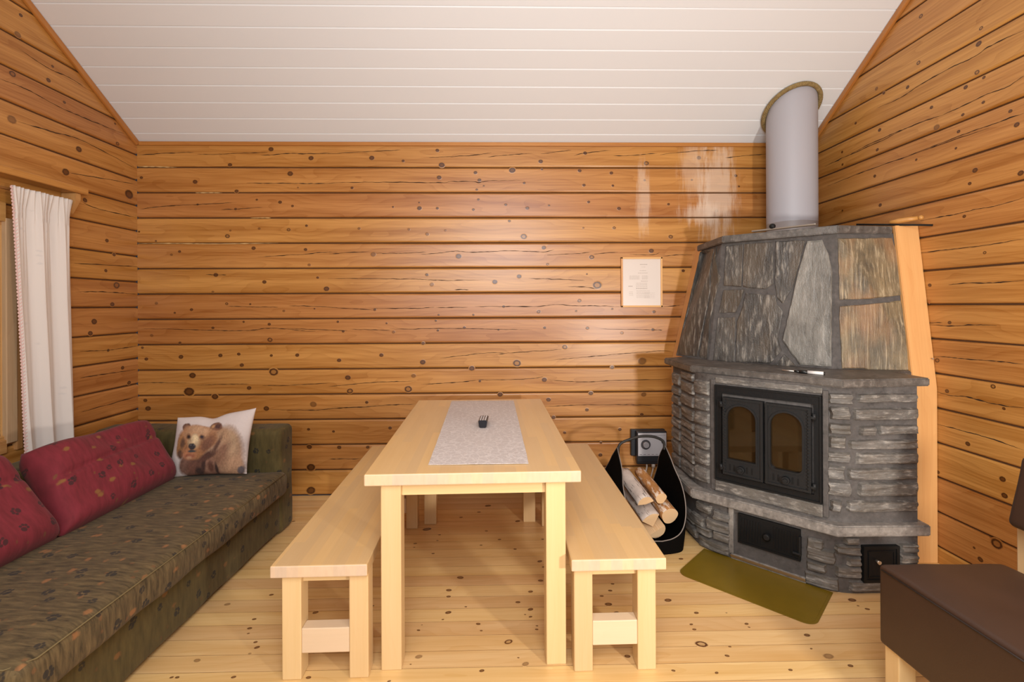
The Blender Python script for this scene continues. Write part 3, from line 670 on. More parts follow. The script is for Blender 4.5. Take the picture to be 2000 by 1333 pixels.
CP[1] = (1.437, 3.118); CP[2] = (1.896, 2.698)
slab('capstone', CP, 1.808, 1.852, M['cap'], bev=.005, label='grey stone cap on top of the hood')

# iron frame and doors
bm = NB()
def ringpoly(bm, outer, inner, y0, y1, mtx, mi=0, bev=.0):
    t = NB(); loops = []
    for pts in (outer, inner):
        v = [t.verts.new((x, y0, z)) for x, z in pts]; loops.append(v)
        for i in range(len(v)): t.edges.new((v[i], v[(i + 1) % len(v)]))
    bmesh.ops.triangle_fill(t, use_beauty=True, use_dissolve=False, edges=t.edges[:])
    fs = t.faces[:]; r = bmesh.ops.extrude_face_region(t, geom=fs)
    bmesh.ops.translate(t, vec=(0, y1 - y0, 0), verts=[q for q in r['geom'] if isinstance(q, bmesh.types.BMVert)])
    bmesh.ops.recalc_face_normals(t, faces=t.faces); t.normal_update(); setuv(t, t.faces, 0); return add(bm, t, mtx, mi=mi)
def rect(x0, x1, z0, z1): return [(x0, z0), (x1, z0), (x1, z1), (x0, z1)]
def arch(x0, x1, z0, z1, rb=0., n=14):
    r = (x1 - x0) / 2; cx = (x0 + x1) / 2; pts = []
    if rb:
        for k in range(7): a = pi + pi / 2 * k / 6; pts.append((x0 + rb + rb * cos(a), z0 + rb + rb * sin(a)))
        for k in range(7): a = 1.5 * pi + pi / 2 * k / 6; pts.append((x1 - rb + rb * cos(a), z0 + rb + rb * sin(a)))
    else: pts += [(x0, z0), (x1, z0)]
    for k in range(n + 1): a = pi * k / n; pts.append((cx + r * cos(a), z1 - r * .95 + r * .95 * sin(a)))
    return pts
L0_ = LF()
ringpoly(bm, rect(-1.082, -.562, .425, .958), rect(-1.045, -.595, .462, .912), -.016, .02, L0_)
box(bm, -1.046, -.594, .004, .016, .461, .913, mtx=L0_, bev=0)
ringpoly(bm, rect(-1.082, -.562, .425, .958), rect(-1.074, -.570, .433, .950), -.022, -.016, L0_)
obj('door_frame', bm, M['iron'], fp)
def iron_door(x0, x1, z0, z1, wx0, wx1, wz0, wz1, rb, hinge, lab):
    bm = NB(); ringpoly(bm, rect(x0, x1, z0, z1), arch(wx0, wx1, wz0, wz1, rb), -.040, -.016, L0_)
    ringpoly(bm, rect(x0, x1, z0, z1), rect(x0 + .012, x1 - .012, z0 + .012, z1 - .012), -.046, -.040, L0_)
    ringpoly(bm, arch(wx0 - .010, wx1 + .010, wz0 - .010, wz1 + .010, rb + .008 if rb else 0), arch(wx0, wx1, wz0, wz1, rb), -.045, -.040, L0_)
    for k in range(24):   # fluted edge
        z = z0 + .02 + (z1 - z0 - .04) * k / 23
        xx = x1 - .010 if hinge > 0 else x0 + .010
        box(bm, xx - .006, xx + .006, -.049, -.045, z - .004, z + .004, bev=.001, seg=1, mtx=L0_)
    cxk = (wx0 + wx1) / 2
    for k, dx in enumerate((-.058, -.036, .030, .055)):
        box(bm, cxk + dx - .004, cxk + dx + .004, -.0415, -.040, wz0 - .062, wz0 - .028, bev=.0005, seg=1, mtx=L0_, mi=1)
    d = obj('door', bm, [M['iron_l'], M['iron']], fp, label=lab)
    bm = NB(); pts = arch(wx0 - .006, wx1 + .006, wz0 - .006, wz1 + .006, rb)
    t = NB(); t.faces.new([t.verts.new((x, -.026, z)) for x, z in pts]); r = bmesh.ops.extrude_face_region(t, geom=t.faces[:])
    bmesh.ops.translate(t, vec=(0, .004, 0), verts=[q for q in r['geom'] if isinstance(q, bmesh.types.BMVert)]); bmesh.ops.recalc_face_normals(t, faces=t.faces)
    add(bm, t, L0_); obj('glass_pane', bm, M['glass'], d)
    bm = NB(); kc_ = L0_ @ Vector((cxk, -.044, wz0 - .047)); k2 = L0_ @ Vector((cxk, -.060, wz0 - .047)); k3 = L0_ @ Vector((cxk, -.068, wz0 - .047))
    cyl(bm, kc_, k2, .020, .018, 20); cyl(bm, k2, k3, .012, .010, 16); obj('knob', bm, M['iron_l'], d)
    for z in (z1 - .045, z0 + .03):
        bm = NB(); hxp = x1 + .012 if hinge > 0 else x0 - .012
        a = L0_ @ Vector((hxp, -.036, z - .012)); b = L0_ @ Vector((hxp, -.036, z + .020)); cyl(bm, a, b, .009, n=14)
        x_in = x1 - .006 if hinge > 0 else x0 + .006
        box(bm, min(hxp, x_in), max(hxp, x_in), -.046, -.032, z - .008, z + .006, bev=.002, mtx=L0_); obj('hinge', bm, M['iron_l'], d)
iron_door(-1.028, -.822, .474, .898, -1.006, -.858, .562, .858, 0, -1, 'left arched iron door')
iron_door(-.810, -.602, .474, .895, -.787, -.641, .560, .856, .026, 1, 'right arched iron door')
# ash door
bm = NB(); ringpoly(bm, rect(-.985, -.63, .080, .290), rect(-.962, -.655, .104, .268), .004, .024, L0_); obj('ash_door_frame', bm, M['iron'], fp)
bm = NB(); box(bm, -.960, -.657, -.010, .010, .106, .266, mtx=L0_, bev=.003)
ringpoly(bm, rect(-.960, -.657, .106, .266), rect(-.950, -.667, .116, .256), -.015, -.010, L0_)
for k in range(19):
    x = -.935 + k * .0142
    if abs(x + .81) > .030: box(bm, x - .0035, x + .0035, -.014, -.010, .128, .244, bev=.001, seg=1, mtx=L0_)
d = obj('ash_door', bm, M['iron'], fp, label='ribbed black ash door at the bottom')
bm = NB(); a = [L0_ @ Vector((-.81, y, .186)) for y in (-.008, -.034, -.040)]; cyl(bm, a[0], a[1], .012, .020, 20); cyl(bm, a[1], a[2], .020, .012, 20); obj('knob', bm, M['iron_l'], d)
bm = NB(); box(bm, -.690, -.655, -.030, -.012, .14, .152, mtx=L0_, bev=.003); box(bm, -.664, -.652, -.026, -.008, .135, .235, mtx=L0_, bev=.003); obj('latch', bm, M['iron_l'], d)
# soot hatch on the right segment
bm = NB(); LR = Matrix.Translation((0, 2.352, 0))
LR = Matrix.Translation((-.004, 2.366, 0)); box(bm, 1.762, 1.938, -.030, .01, .062, .238, mtx=LR, bev=.003)
ringpoly(bm, rect(1.762, 1.938, .062, .238), rect(1.776, 1.924, .076, .224), -.036, -.030, LR)
ringpoly(bm, rect(1.786, 1.914, .086, .214), rect(1.790, 1.910, .090, .210), -.034, -.030, LR)
d = obj('soot_hatch', bm, M['iron'], fp, label='small square black soot hatch')
P = hy(1717, 1099.6, 2.31); bm = NB(); cyl(bm, (P.x, 2.33, P.z), (P.x, 2.305, P.z), .006, .009, 14); obj('knob', bm, M['zinc'], d)

# chimney ------------------------------------------------------------
CXc, CYc, CR = 2.072, 3.42, .160
ch = thing('chimney_pipe', 'thick white round chimney pipe rising from hood to ceiling', 'chimney', (CXc, CYc, 1.853))
bm = NB(); rings = []; nseg = 64
for k in range(9):
    row = []
    for q in range(nseg):
        a = 2 * pi * q / nseg; x, y = CR * cos(a), CR * sin(a); zt2 = roof(CYc + y) - .003 - 1.853
        row.append(bm.verts.new((x, y, zt2 * k / 8)))
    rings.append(row)
for k in range(8):
    for q in range(nseg): f = bm.faces.new((rings[k][q], rings[k][(q + 1) % nseg], rings[k + 1][(q + 1) % nseg], rings[k + 1][q])); f.smooth = True
def pipe_mat():
    s = N('white_painted_pipe'); z = s.sep(s.obj())
    nz = s.noise(s.obj(), 9, 3); edge = s.ma('ADD', z[2], s.ma('MULTIPLY', s.ma('SUBTRACT', nz, .5), .012))
    return s.fin(s.mix(s.mr(edge, .128, .126, 0, 1), (.40, .395, .43), (.30, .27, .265)), .5)
obj('pipe', bm, pipe_mat(), ch)
M['rope'] = (lambda s: s.fin(s.mix(s.noise(s.obj(), 60, 3), (.10, .06, .02), (.42, .30, .12)), .9))(N('hemp_rope'))
bm = NB()
for st in range(3):
    pts = []; NT = 520
    for i in range(NT):
        a = 2 * pi * i / NT; R_ = CR + .015; ph = a * 30 + st * 2 * pi / 3
        pts.append((cos(a) * (R_ + .0085 * cos(ph)), sin(a) * (R_ + .0085 * cos(ph)), roof(CYc + sin(a) * R_) - .021 - 1.853 + .0085 * sin(ph)))
    tube(bm, pts, .0078, 6, closed=True)
obj('rope_ring', bm, M['rope'], ch, label='twisted hemp rope ring at the ceiling')
dp = thing('damper', 'flat grey metal damper plate with black knob at chimney foot', 'damper', (0, 0, 0))
bm = NB(); mt = Matrix.Translation((1.655, 2.90, 1.862)) @ Matrix.Rotation(radians(-50), 4, 'Z'); box(bm, -.13, .22, -.018, .018, -.0045, .0045, mtx=mt, bev=.002)
obj('plate', bm, plain('dull_steel', (.33, .30, .26), .45, .7), dp)
bm = NB(); c = mt @ Vector((-.01, -.012, .016)); sph(bm, c, .018, (1, 1, .9)); obj('knob', bm, M['iron'], dp)
# poker
pk = thing('fire_poker', 'iron fire poker with orange wooden grip lying on the fireplace cap', 'poker', (0, 0, 0))
b = hy(1793, 426, 2.66); a = Vector((2.185, 2.80, 1.872)); a = b + (a - b).normalized() * .125; d = (b - a).normalized()
bm = NB(); tube(bm, [a, a + d * .04, b - d * .04, b], .0125, 16, rfun=lambda t: .8 + .35 * sin(pi * t)); sph(bm, b + d * .012, .013); 
obj('grip', bm, plain('turned_orange_wood', (.50, .24, .06), .4, var=.1), pk)
bm = NB(); P0 = hy(1720, 437, 2.90); P1 = hy(1822, 440, 2.62); P0 = Vector((2.15, 2.90, 1.888)); cyl(bm, P0, P1, .0055, n=10); obj('rod', bm, M['iron'], pk)
# lighter on the mantel
lt = thing('gas_lighter', 'white and black long lighter lying on the mantel slab', 'lighter', (0, 0, 0))
a, b = hz(1527, 723.5, 1.056), hz(1611, 730, 1.056); q = lambda t: a.lerp(b, t)
bm = NB(); cyl(bm, q(0), q(.33), .0035, .0045, 12); obj('nozzle', bm, M['zinc'], lt)
bm = NB(); cyl(bm, q(.30), q(.42), .005, .009, 12); cyl(bm, q(.42), q(.62), .009, .009, 12); obj('collar', bm, plain('black_plastic', (.01, .01, .01), .35), lt)
bm = NB(); cyl(bm, q(.61), q(.98), .009, .0088, 14); obj('barrel', bm, plain('white_plastic', (.75, .74, .72), .3), lt)
bm = NB(); cyl(bm, q(.975), q(1), .009, .008, 12); obj('end_cap', bm, plain('black_cap', (.01, .01, .01), .35), lt)

# floor plate ------------------------------------------------------------
bm = NB(); P = [hz(x, y, 0) for x, y in [(1375,1073),(1623,1158),(1590,1226),(1322,1120)]]
dirx = Vector((1, -1, 0)).normalized(); o0 = P[0]; Lx = .632; Ly = .356; ny = Vector((-1, -1, 0)).normalized()
def rr(ins, r):
    pts = []
    for cx_, cy_, a0 in ((Lx - ins - r, Ly - ins - r, 0), (ins + r, Ly - ins - r, 90)):
        for k in range(9): a = radians(a0 + 90 * k / 8); pts.append((cx_ + r * cos(a), cy_ + r * sin(a)))
    pts += [(ins, ins), (Lx - ins, ins)]; return [tuple((o0 + dirx * x + ny * y)[:2]) for x, y in pts]
mat_o = plain('olive_enamel', (.20, .130, .010), .35, .1, var=.12)
prism(bm, rr(0, .055), .0008, .0035, bev=.001, mi=0); prism(bm, rr(.012, .046), .0035, .0045, bev=.0004, mi=0)
fm = obj('floor_plate', bm, mat_o, label='olive green hearth plate with rounded front corners on the floor', cat='hearth plate')

# ------------------------------------------------------------------ table and benches
def table():
    A = Vector((-.517, 1.880, 0)); t = thing('dining_table', 'pale birch dining table standing between the two benches', 'table', A, radians(1.2))
    W, L, Hh = .835, 1.475, .767
    bm = NB(); box(bm, 0, W, 0, L, Hh - .045, Hh, axis=1, bev=.004, seed=1.2, tint=.5)
    for f in bm.faces:
        if abs(f.normal.y) > .9: f.material_index = 1
    obj('tabletop', bm, [M['top'], M['endstave']], t)
    lw = .078
    xs, ys = (.058, W - .058 - lw), (.022, L - .185)
    for x in xs:
        for y in ys: bm = NB(); box(bm, x, x + lw, y, y + lw, 0, Hh - .045, axis=2, bev=.004); obj('leg', bm, M['birch'], t)
    for y in (ys[0] + .02, ys[1] + .035): bm = NB(); box(bm, xs[0] + lw, xs[1], y, y + .022, Hh - .045 - .052, Hh - .045, axis=0, bev=.002); obj('apron', bm, M['birch'], t)
    for x in (xs[0] + .02, xs[1] + .035): bm = NB(); box(bm, x, x + .022, ys[0] + lw, ys[1], Hh - .045 - .052, Hh - .045, axis=1, bev=.002); obj('apron', bm, M['birch'], t)
def endstave():
    s = N('glued_stave_ends'); x = s.sep(s.uv('grain'))[0]
    tv = s.white(s.comb(s.ma('FLOOR', s.ma('MULTIPLY', x, 1 / .043)), 0, 0))[0]; n = s.noise(s.vm('MULTIPLY', s.obj(), (60, 60, 20)), 1, 2)
    return s.fin(s.hsv(s.mix(n, (.74, .55, .37), (.62, .44, .28)), .5, s.mr(tv, 0, 1, .85, 1.1), s.mr(tv, 0, 1, .88, 1.08)), .5)
M['endstave'] = endstave(); table()
def bench(A, rz, W, lx, label):
    t = thing('dining_bench', label, 'bench', A, rz, 'birch benches at the dining table'); L, Hh, lw = 1.565, .442, .072
    bm = NB(); box(bm, 0, W, 0, L, Hh - .045, Hh, axis=1, bev=.004)
    for f in bm.faces:
        if abs(f.normal.y) > .9: f.material_index = 1
    obj('seat', bm, [M['top'], M['endstave']], t); x0, x1 = lx; ys = (.022, L - .30)
    for x in (x0, x1 - lw):
        for y in ys: bm = NB(); box(bm, x, x + lw, y, y + .075, 0, Hh - .045, axis=2, bev=.004); obj('leg', bm, M['birch'], t)
    for y in ys:
        bm = NB(); box(bm, x0 + lw, x1 - lw, y + .018, y + .04, Hh - .045 - .034, Hh - .045, axis=0, bev=.002); obj('apron', bm, M['birch'], t)
        bm = NB(); box(bm, x0 + lw, x1 - lw, y + .003, y + .055, .098, .192, axis=0, bev=.003); obj('stretcher', bm, M['endgrain'], t)
    return t
bench((-.856, 1.842, 0), radians(.9), .359, (.034, .357), 'pale birch bench between the green sofa and the table')
bench((.272, 1.856, 0), radians(.7), .365, (.013, .331), 'pale birch bench beside the firewood basket')

# runner + gadget
def runner_mat():
    s = N('grey_lace_linen'); p = s.obj(); v = s.vor(p, 40, 'F1'); e = s.vor(p, 30, 'DISTANCE_TO_EDGE')
    wv = s.noise(p, 220, 2); f = s.ma('ADD', s.ma('MULTIPLY', s.mr(e[0], 0, .12, 1, 0), .45), s.ma('MULTIPLY', s.mr(wv, .4, .6, 0, 1), .35), clamp=True)
    s.bump(s.ma('ADD', f, wv), .3, .003)
    return s.fin(s.mix(f, (.50, .445, .425), (.72, .67, .645)), .85)
bm = NB(); C4 = [(-.286, 1.984), (.119, 1.984), (.098, 3.300), (-.318, 3.305)]; nU, nV = 14, 46; gr = []
for j in range(nV + 1):
    row = []
    for i in range(nU + 1):
        u, v = i / nU, j / nV; a = Vector(C4[0]).lerp(Vector(C4[1]), u); b = Vector(C4[3]).lerp(Vector(C4[2]), u); p = a.lerp(b, v)
        wob = .002 * vn((p.x * 9, p.y * 9, 0), 1, 3); row.append(bm.verts.new((p.x + (wob if i in (0, nU) else 0), p.y, .7685 + abs(.0012 * vn((p.x * 14, p.y * 14, 0), 1, 4)))))
    gr.append(row)
fs = [bm.faces.new((gr[j][i], gr[j][i + 1], gr[j + 1][i + 1], gr[j + 1][i])) for j in range(nV) for i in range(nU)]
r = bmesh.ops.extrude_face_region(bm, geom=fs); bmesh.ops.translate(bm, vec=(0, 0, .0016), verts=[q for q in r['geom'] if isinstance(q, bmesh.types.BMVert)]); bmesh.ops.recalc_face_normals(bm, faces=bm.faces)
obj('table_runner', bm, runner_mat(), label='light grey patterned linen runner lying along the tabletop', cat='table runner')
gd = thing('remote_control', 'small black gadget with pale buttons lying on the table runner', 'remote control', (-.086, 2.56, .7712), radians(-2))
bm = NB(); t = NB(); z1 = .040; vs = [t.verts.new(p) for p in ((-.018, 0, 0), (.018, 0, 0), (.018, .15, 0), (-.018, .15, 0), (-.024, -.004, z1), (.024, -.004, z1), (.024, .155, z1 * .8), (-.024, .155, z1 * .8))]
for q in ((3, 2, 1, 0), (4, 5, 6, 7), (0, 1, 5, 4), (1, 2, 6, 5), (2, 3, 7, 6), (3, 0, 4, 7)): t.faces.new([vs[i] for i in q])
bmesh.ops.bevel(t, geom=t.edges[:], offset=.004, segments=2, affect='EDGES'); add(bm, t); obj('case', bm, plain('dark_plastic', (.012, .013, .018), .3), gd)
bm = NB()
for i in range(3):
    for j in range(6): box(bm, -.016 + i * .0125, -.009 + i * .0125, .012 + j * .022, .024 + j * .022, z1 - .006 - j * .001, z1 + .0015 - j * .0011, bev=.001)
obj('buttons', bm, plain('pale_rubber_keys', (.45, .42, .42), .4), gd)

# notice ------------------------------------------------------------
nt = thing('framed_notice', 'small framed printed notice hanging on the log wall', 'notice', (0, 0, 0))
bm = NB(); nx0, nx1, nz0, nz1 = .923, 1.236, 1.394, 1.771
for q in ((nx0, nx1, nz0, nz0 + .013), (nx0, nx1, nz1 - .013, nz1), (nx0, nx0 + .013, nz0, nz1), (nx1 - .013, nx1, nz0, nz1)): box(bm, q[0], q[1], YB - .018, YB - .002, q[2], q[3], axis=0 if q[1] - q[0] > .1 else 2, bev=.002)
obj('frame', bm, M['plank'], nt)
bm = NB(); box(bm, nx0 + .011, nx1 - .011, YB - .010, YB - .004, nz0 + .011, nz1 - .011, bev=0); rr_ = random.Random(3); 
def line(xc, w_, z, h=.0022):
    x = xc - w_ / 2
    while x < xc + w_ / 2:
        ww = rr_.uniform(.004, .014); box(bm, x, min(x + ww, xc + w_ / 2), YB - .0106, YB - .0099, z - h / 2, z + h / 2, bev=0, mi=1); x += ww + .003
xc = (nx0 + nx1) / 2
line(xc + .015, .055, 1.716, .005); line(xc + .015, .03, 1.697)
for z, w_ in ((1.67, .05), (1.652, .075)): line(xc + .01, w_, z, .003)
for k in range(4): line(xc - .055, .075, 1.63 - k * .008); line(xc + .025, .045, 1.63 - k * .008)
line(xc + .02, .05, 1.59, .004)
for k in range(4): line(xc + .0, .085, 1.575 - k * .009)
line(xc - .085, .03, 1.552, .006); line(xc, .085, 1.535, .005)
for k in range(6): line(xc + .01, .10, 1.518 - k * .010)
for k in range(3): line(xc - .08, .03, 1.51 - k * .012)
for k in range(4): line(xc + .06, .08, 1.50 - k * .012, .0016)
obj('sheet', bm, [plain('warm_white_paper', (.70, .62, .56), .35), plain('grey_print', (.42, .35, .31), .6)], nt, label='white sheet with faint grey printed lines')

# heater control ------------------------------------------------------------
hc = thing('heater_control_box', 'black and silver control box with dial on the log wall', 'control box', (0, 0, 0))
A, B = hy(1235, 842, YB - .05), hy(1301, 905, YB - .05); x0, x1, z0, z1 = A.x, B.x, B.z, A.z
bm = NB(); box(bm, x0 - .004, x1, YB - .03, YB - .001, z0 + .05, z1 + .004, bev=.004); box(bm, x0 + .028, x1, YB - .072, YB - .02, z0 + .012, z1, bev=.008); box(bm, x0 + .03, x1, YB - .066, YB - .02, z0 - .006, z0 + .05, bev=.012)
obj('housing', bm, plain('black_housing', (.018, .02, .024), .4), hc)
bm = NB(); box(bm, x0 + .036, x1 - .006, YB - .0765, YB - .07, z0 + .062, z1 - .012, bev=.002); [box(bm, x0 + .045 + k * .03, x0 + .064 + k * .03, YB - .0772, YB - .076, z0 + .072, z0 + .075, bev=0, mi=1) for k in range(5)]; box(bm, x0 + .04, x1 - .012, YB - .0772, YB - .076, z1 - .03, z1 - .0285, bev=0, mi=1); fpnl = obj('face_plate', bm, [plain('silver_plate', (.62, .60, .62), .3, .2), plain('dark_print', (.12, .11, .12), .5)], hc)
bm = NB(); cz = (z0 + .062 + z1 - .012) / 2; cx2 = x0 + .092; cyl(bm, (cx2, YB - .076, cz), (cx2, YB - .079, cz), .036, .036, 32); obj('dial_scale', bm, plain('dark_scale', (.07, .065, .07), .4), hc)
bm = NB(); cyl(bm, (cx2, YB - .078, cz), (cx2, YB - .098, cz), .024, .020, 28); obj('dial', bm, plain('grey_dial', (.36, .34, .35), .35), hc)
bm = NB(); cyl(bm, (x1 - .032, YB - .076, cz + .018), (x1 - .032, YB - .088, cz + .018), .012, .010, 20); obj('knob', bm, plain('dark_knob', (.08, .075, .085), .4), hc)
bm = NB(); P = hy(1260, 899, YB - .066); box(bm, P.x - .012, P.x + .012, YB - .070, YB - .06, P.z - .012, P.z + .014, bev=.002); obj('switch', bm, plain('red_switch', (.45, .08, .02), .3, Emission_Color=(1, .2, .05, 1), Emission_Strength=.15), hc)
bm = NB(); P = hy(1288, 897, YB - .066); box(bm, P.x - .024, P.x + .024, YB - .0705, YB - .06, P.z - .012, P.z + .014, bev=.002); obj('label_plate', bm, plain('grey_tag', (.12, .13, .14), .4), hc)
mc = plain('white_cable', (.60, .53, .46), .45)
bm = NB(); q = [hy(1263, 905, YB - .04), hy(1263, 915, YB - .04), hy(1258, 930, YB - .04), hy(1250, 945, YB - .035), hy(1246, 962, YB - .03), hy(1244, 985, YB - .02)]; q.append(Vector((q[-1].x, YB - .02, .01))); tube(bm, smoothpath(q, 8), .0065, 10); obj('cable', bm, mc, hc)
bm = NB(); q = [hy(1276, 905, YB - .04), hy(1275, 918, YB - .04), hy(1271, 935, YB - .035), hy(1269, 960, YB - .03)]; q.append(Vector((q[-1].x, YB - .03, .01))); tube(bm, smoothpath(q, 8), .0055, 10); P = hy(1276, 909, YB - .04); cyl(bm, P + Vector((0, 0, .018)), P - Vector((0, 0, .016)), .014, n=14); obj('cable', bm, mc, hc)

# firewood basket ------------------------------------------------------------
M['felt'] = plain('black_felt', (.004, .0035, .003), 1., bumpscale=90, Specular_IOR_Level=.05)
fb = thing('firewood_basket', 'black felt log basket with tall side flaps and handle beside the fireplace', 'basket', (.875, 3.005, 0), radians(9))
bm = NB(); hw, hd = .172, .262; NA = 120; rows = []; prof = 14
def bagp(a, t):
    e = 2 / 4.5; xx = (abs(cos(a)) ** e) * (1 if cos(a) > 0 else -1); yy = (abs(sin(a)) ** e) * (1 if sin(a) > 0 else -1)
    rim = .075 + .09 * abs(xx) ** 2.2 + .375 * (1 - abs(yy) ** 1.25) * min(1, max(0, abs(xx) - .55) / .4); z = rim * t
    bul = 1 + .20 * sin(min(1, z / .42) * pi) * (1 - .4 * abs(yy)) - .5 * max(0, z - .36)
    return Vector((xx * hw * bul, yy * hd * (1 - .12 * max(0, z - .2)), z))
for k in range(prof + 1): rows.append([bm.verts.new(bagp(2 * pi * q / NA, k / prof)) for q in range(NA)])
for k in range(prof):
    for q in range(NA): bm.faces.new((rows[k][q], rows[k][(q + 1) % NA], rows[k + 1][(q + 1) % NA], rows[k + 1][q])).smooth = True
bm.faces.new(rows[0][::-1]); bmesh.ops.recalc_face_normals(bm, faces=bm.faces)
bo = obj('bag', bm, M['felt'], fb); md = bo.modifiers.new('th', 'SOLIDIFY'); md.thickness = .005; md.offset = 0
bm = NB(); tube(bm, [bagp(2 * pi * q / NA, 1.0) + Vector((0, 0, .001)) for q in range(NA)], .0032, 6, closed=True); obj('rim_piping', bm, plain('grey_piping', (.20, .17, .15), .6), fb, label='thin grey edge piping')
bm = NB(); R0, L0p = bagp(0, 1.), bagp(pi, 1.)
pts = smoothpath([R0 - Vector((.004, 0, .03)), R0 + Vector((-.01, 0, .02)), R0 + Vector((-.07, 0, .052)), (0, 0, R0.z + .060), L0p + Vector((.08, 0, .045)), L0p + Vector((.015, 0, .015)), L0p + Vector((.006, 0, -.06)), L0p + Vector((.012, 0, -.16))], 8)
tube(bm, pts, .0085, 8); hd_ = obj('handle', bm, plain('black_strap', (.012, .011, .010), .6), fb)
# logs
def bark():
    s = N('birch_bark'); p = s.obj(); n = s.noise(s.vm('MULTIPLY', p, (60, 9, 60)), 1, 4, .7); n2 = s.noise(p, 22, 3)
    return s.fin(s.mix(s.mr(n, .56, .64, 0, 1), s.mix(n2, (.42, .33, .28), (.66, .58, .52)), (.05, .03, .025)), .8)
M['bark'] = bark()
def bark2():
    s = N('peeling_orange_bark'); p = s.obj(); n = s.noise(s.vm('MULTIPLY', p, (40, 12, 40)), 1, 4, .7); n2 = s.noise(p, 45, 3); s.bump(n, .6, .004)
    return s.fin(s.mix(s.mr(n, .5, .6, 0, 1), s.mix(n2, (.22, .075, .02), (.50, .24, .07)), (.62, .50, .40)), .8)
M['bark_o'] = bark2()
def endw():
    s = N('sawn_log_end'); p = s.obj(); x, y, z = s.sep(p); r = s.ma('POWER', s.ma('ADD', s.ma('MULTIPLY', x, x), s.ma('MULTIPLY', z, z)), .5)
    n = s.noise(p, 25, 3); b = s.ma('FRACT', s.ma('ADD', s.ma('MULTIPLY', r, 150), n)); return s.fin(s.mix(b, (.76, .54, .32), (.66, .42, .21)), .8)
M['logend'] = endw()
def log(c, r, Ln, frac, rot, yaw, pitch, side, label):
    bm = NB(); n = 28; a0 = 0; rr = random.Random(label)
    prof_ = []
    if frac >= 1: prof_ = [(r * cos(2 * pi * k / n) * (1 + .05 * sin(3 * 2 * pi * k / n)), r * sin(2 * pi * k / n)) for k in range(n)]; fl = [1] * n
    else:
        prof_ = [(0, 0)] + [(r * cos(2 * pi * frac * k / 14), r * sin(2 * pi * frac * k / 14)) for k in range(15)]; cxm = sum(p[0] for p in prof_) / 16; czm = sum(p[1] for p in prof_) / 16
        prof_ = [(p[0] - cxm, p[1] - czm) for p in prof_]; fl = [0] + [1] * 14 + [0]
    m_ = len(prof_); R = []
    for j in range(9):
        y = -Ln / 2 + Ln * j / 8; R.append([bm.verts.new((x * (1 + .07 * vn((x * 20, y * 6, z * 20), 1, r * 99)), y + .004 * vn((x * 30, 0, z * 30), 1, j), z * (1 + .07 * vn((x * 20, y * 6, z * 20), 1, r * 50)))) for x, z in prof_])
    for j in range(8):
        for k in range(m_):
            f = bm.faces.new((R[j][k], R[j][(k + 1) % m_], R[j + 1][(k + 1) % m_], R[j + 1][k])); f.material_index = 1 if fl[k] else 0; f.smooth = bool(fl[k])
    bm.faces.new(R[0]); bm.faces.new(R[-1][::-1]); bmesh.ops.recalc_face_normals(bm, faces=bm.faces)
    o = obj('firewood_log', bm, [M['logend'], side], None, label, 'firewood', 'firewood in the basket', loc=c); o.matrix_world = Matrix.Translation(c) @ Matrix.Rotation(radians(yaw), 4, 'Z') @ Matrix.Rotation(radians(pitch), 4, 'X') @ Matrix.Rotation(radians(rot), 4, 'Y'); return o
log((.972, 3.01, .206), .050, .31, 1, 0, 11, 14, M['bark_o'], 'round peeled birch log with pale sawn end at right of basket')
log((.858, 3.01, .202), .086, .31, .22, -70, 11, 14, M['bark'], 'split birch log with wedge-shaped end in middle of basket')
log((.908, 3.01, .102), .052, .31, .5, 150, 11, 14, M['bark_o'], 'orange-barked log lowest in the basket near its front')
log((.930, 3.01, .300), .034, .28, 1, 0, 11, 14, M['bark_o'], 'thin orange birch log resting on the round pale log')
log((.828, 3.01, .302), .050, .31, .45, -20, 11, 14, M['bark'], 'white-barked split log topmost at left of basket')
log((.790, 3.01, .100), .036, .29, .5, 200, 11, 14, M['bark'], 'white-barked log at basket bottom against the bench')

# ------------------------------------------------------------------ sofa
def paw_nodes(s, uvv, cell, size, prob, seed):
    p = s.vm('SCALE', uvv, 1 / cell); fl = s.vm('FLOOR', p); fr = s.vm('SUBTRACT', s.vm('FRACTION', p), (.5, .5, .5))
    wn = s.white(s.vm('ADD', fl, (seed, seed * 2., .5))); col = s.sep(wn[1])
    off = s.comb(s.ma('MULTIPLY', s.ma('SUBTRACT', col[0], .5), .4), s.ma('MULTIPLY', s.ma('SUBTRACT', col[1], .5), .4), 0)
    q = s.vm('SUBTRACT', s.vm('MULTIPLY', fr, (1, 1, 0)), off)
    rv = s.n('ShaderNodeVectorRotate', rotation_type='Z_AXIS'); s.put(rv.inputs['Vector'], q); s.put(rv.inputs['Angle'], s.ma('MULTIPLY', wn[0], 6.28)); q = rv.outputs[0]
    k = size / cell; d = None
    for (x, y, r, ex) in ((0, -.12, .34, .8), (-.40, .22, .16, 1.), (-.15, .48, .17, 1.), (.15, .48, .17, 1.), (.40, .22, .16, 1.)):
        e = s.ma('SUBTRACT', s.vm('LENGTH', s.vm('MULTIPLY', s.vm('SUBTRACT', q, (x * k, y * k, 0)), (1, 1 / ex, 0))), r * k)
        d = e if d is None else s.ma('MINIMUM', d, e)
    return s.ma('MULTIPLY', s.mr(d, .012, -.006, 0, 1), s.ma('LESS_THAN', col[2], prob))
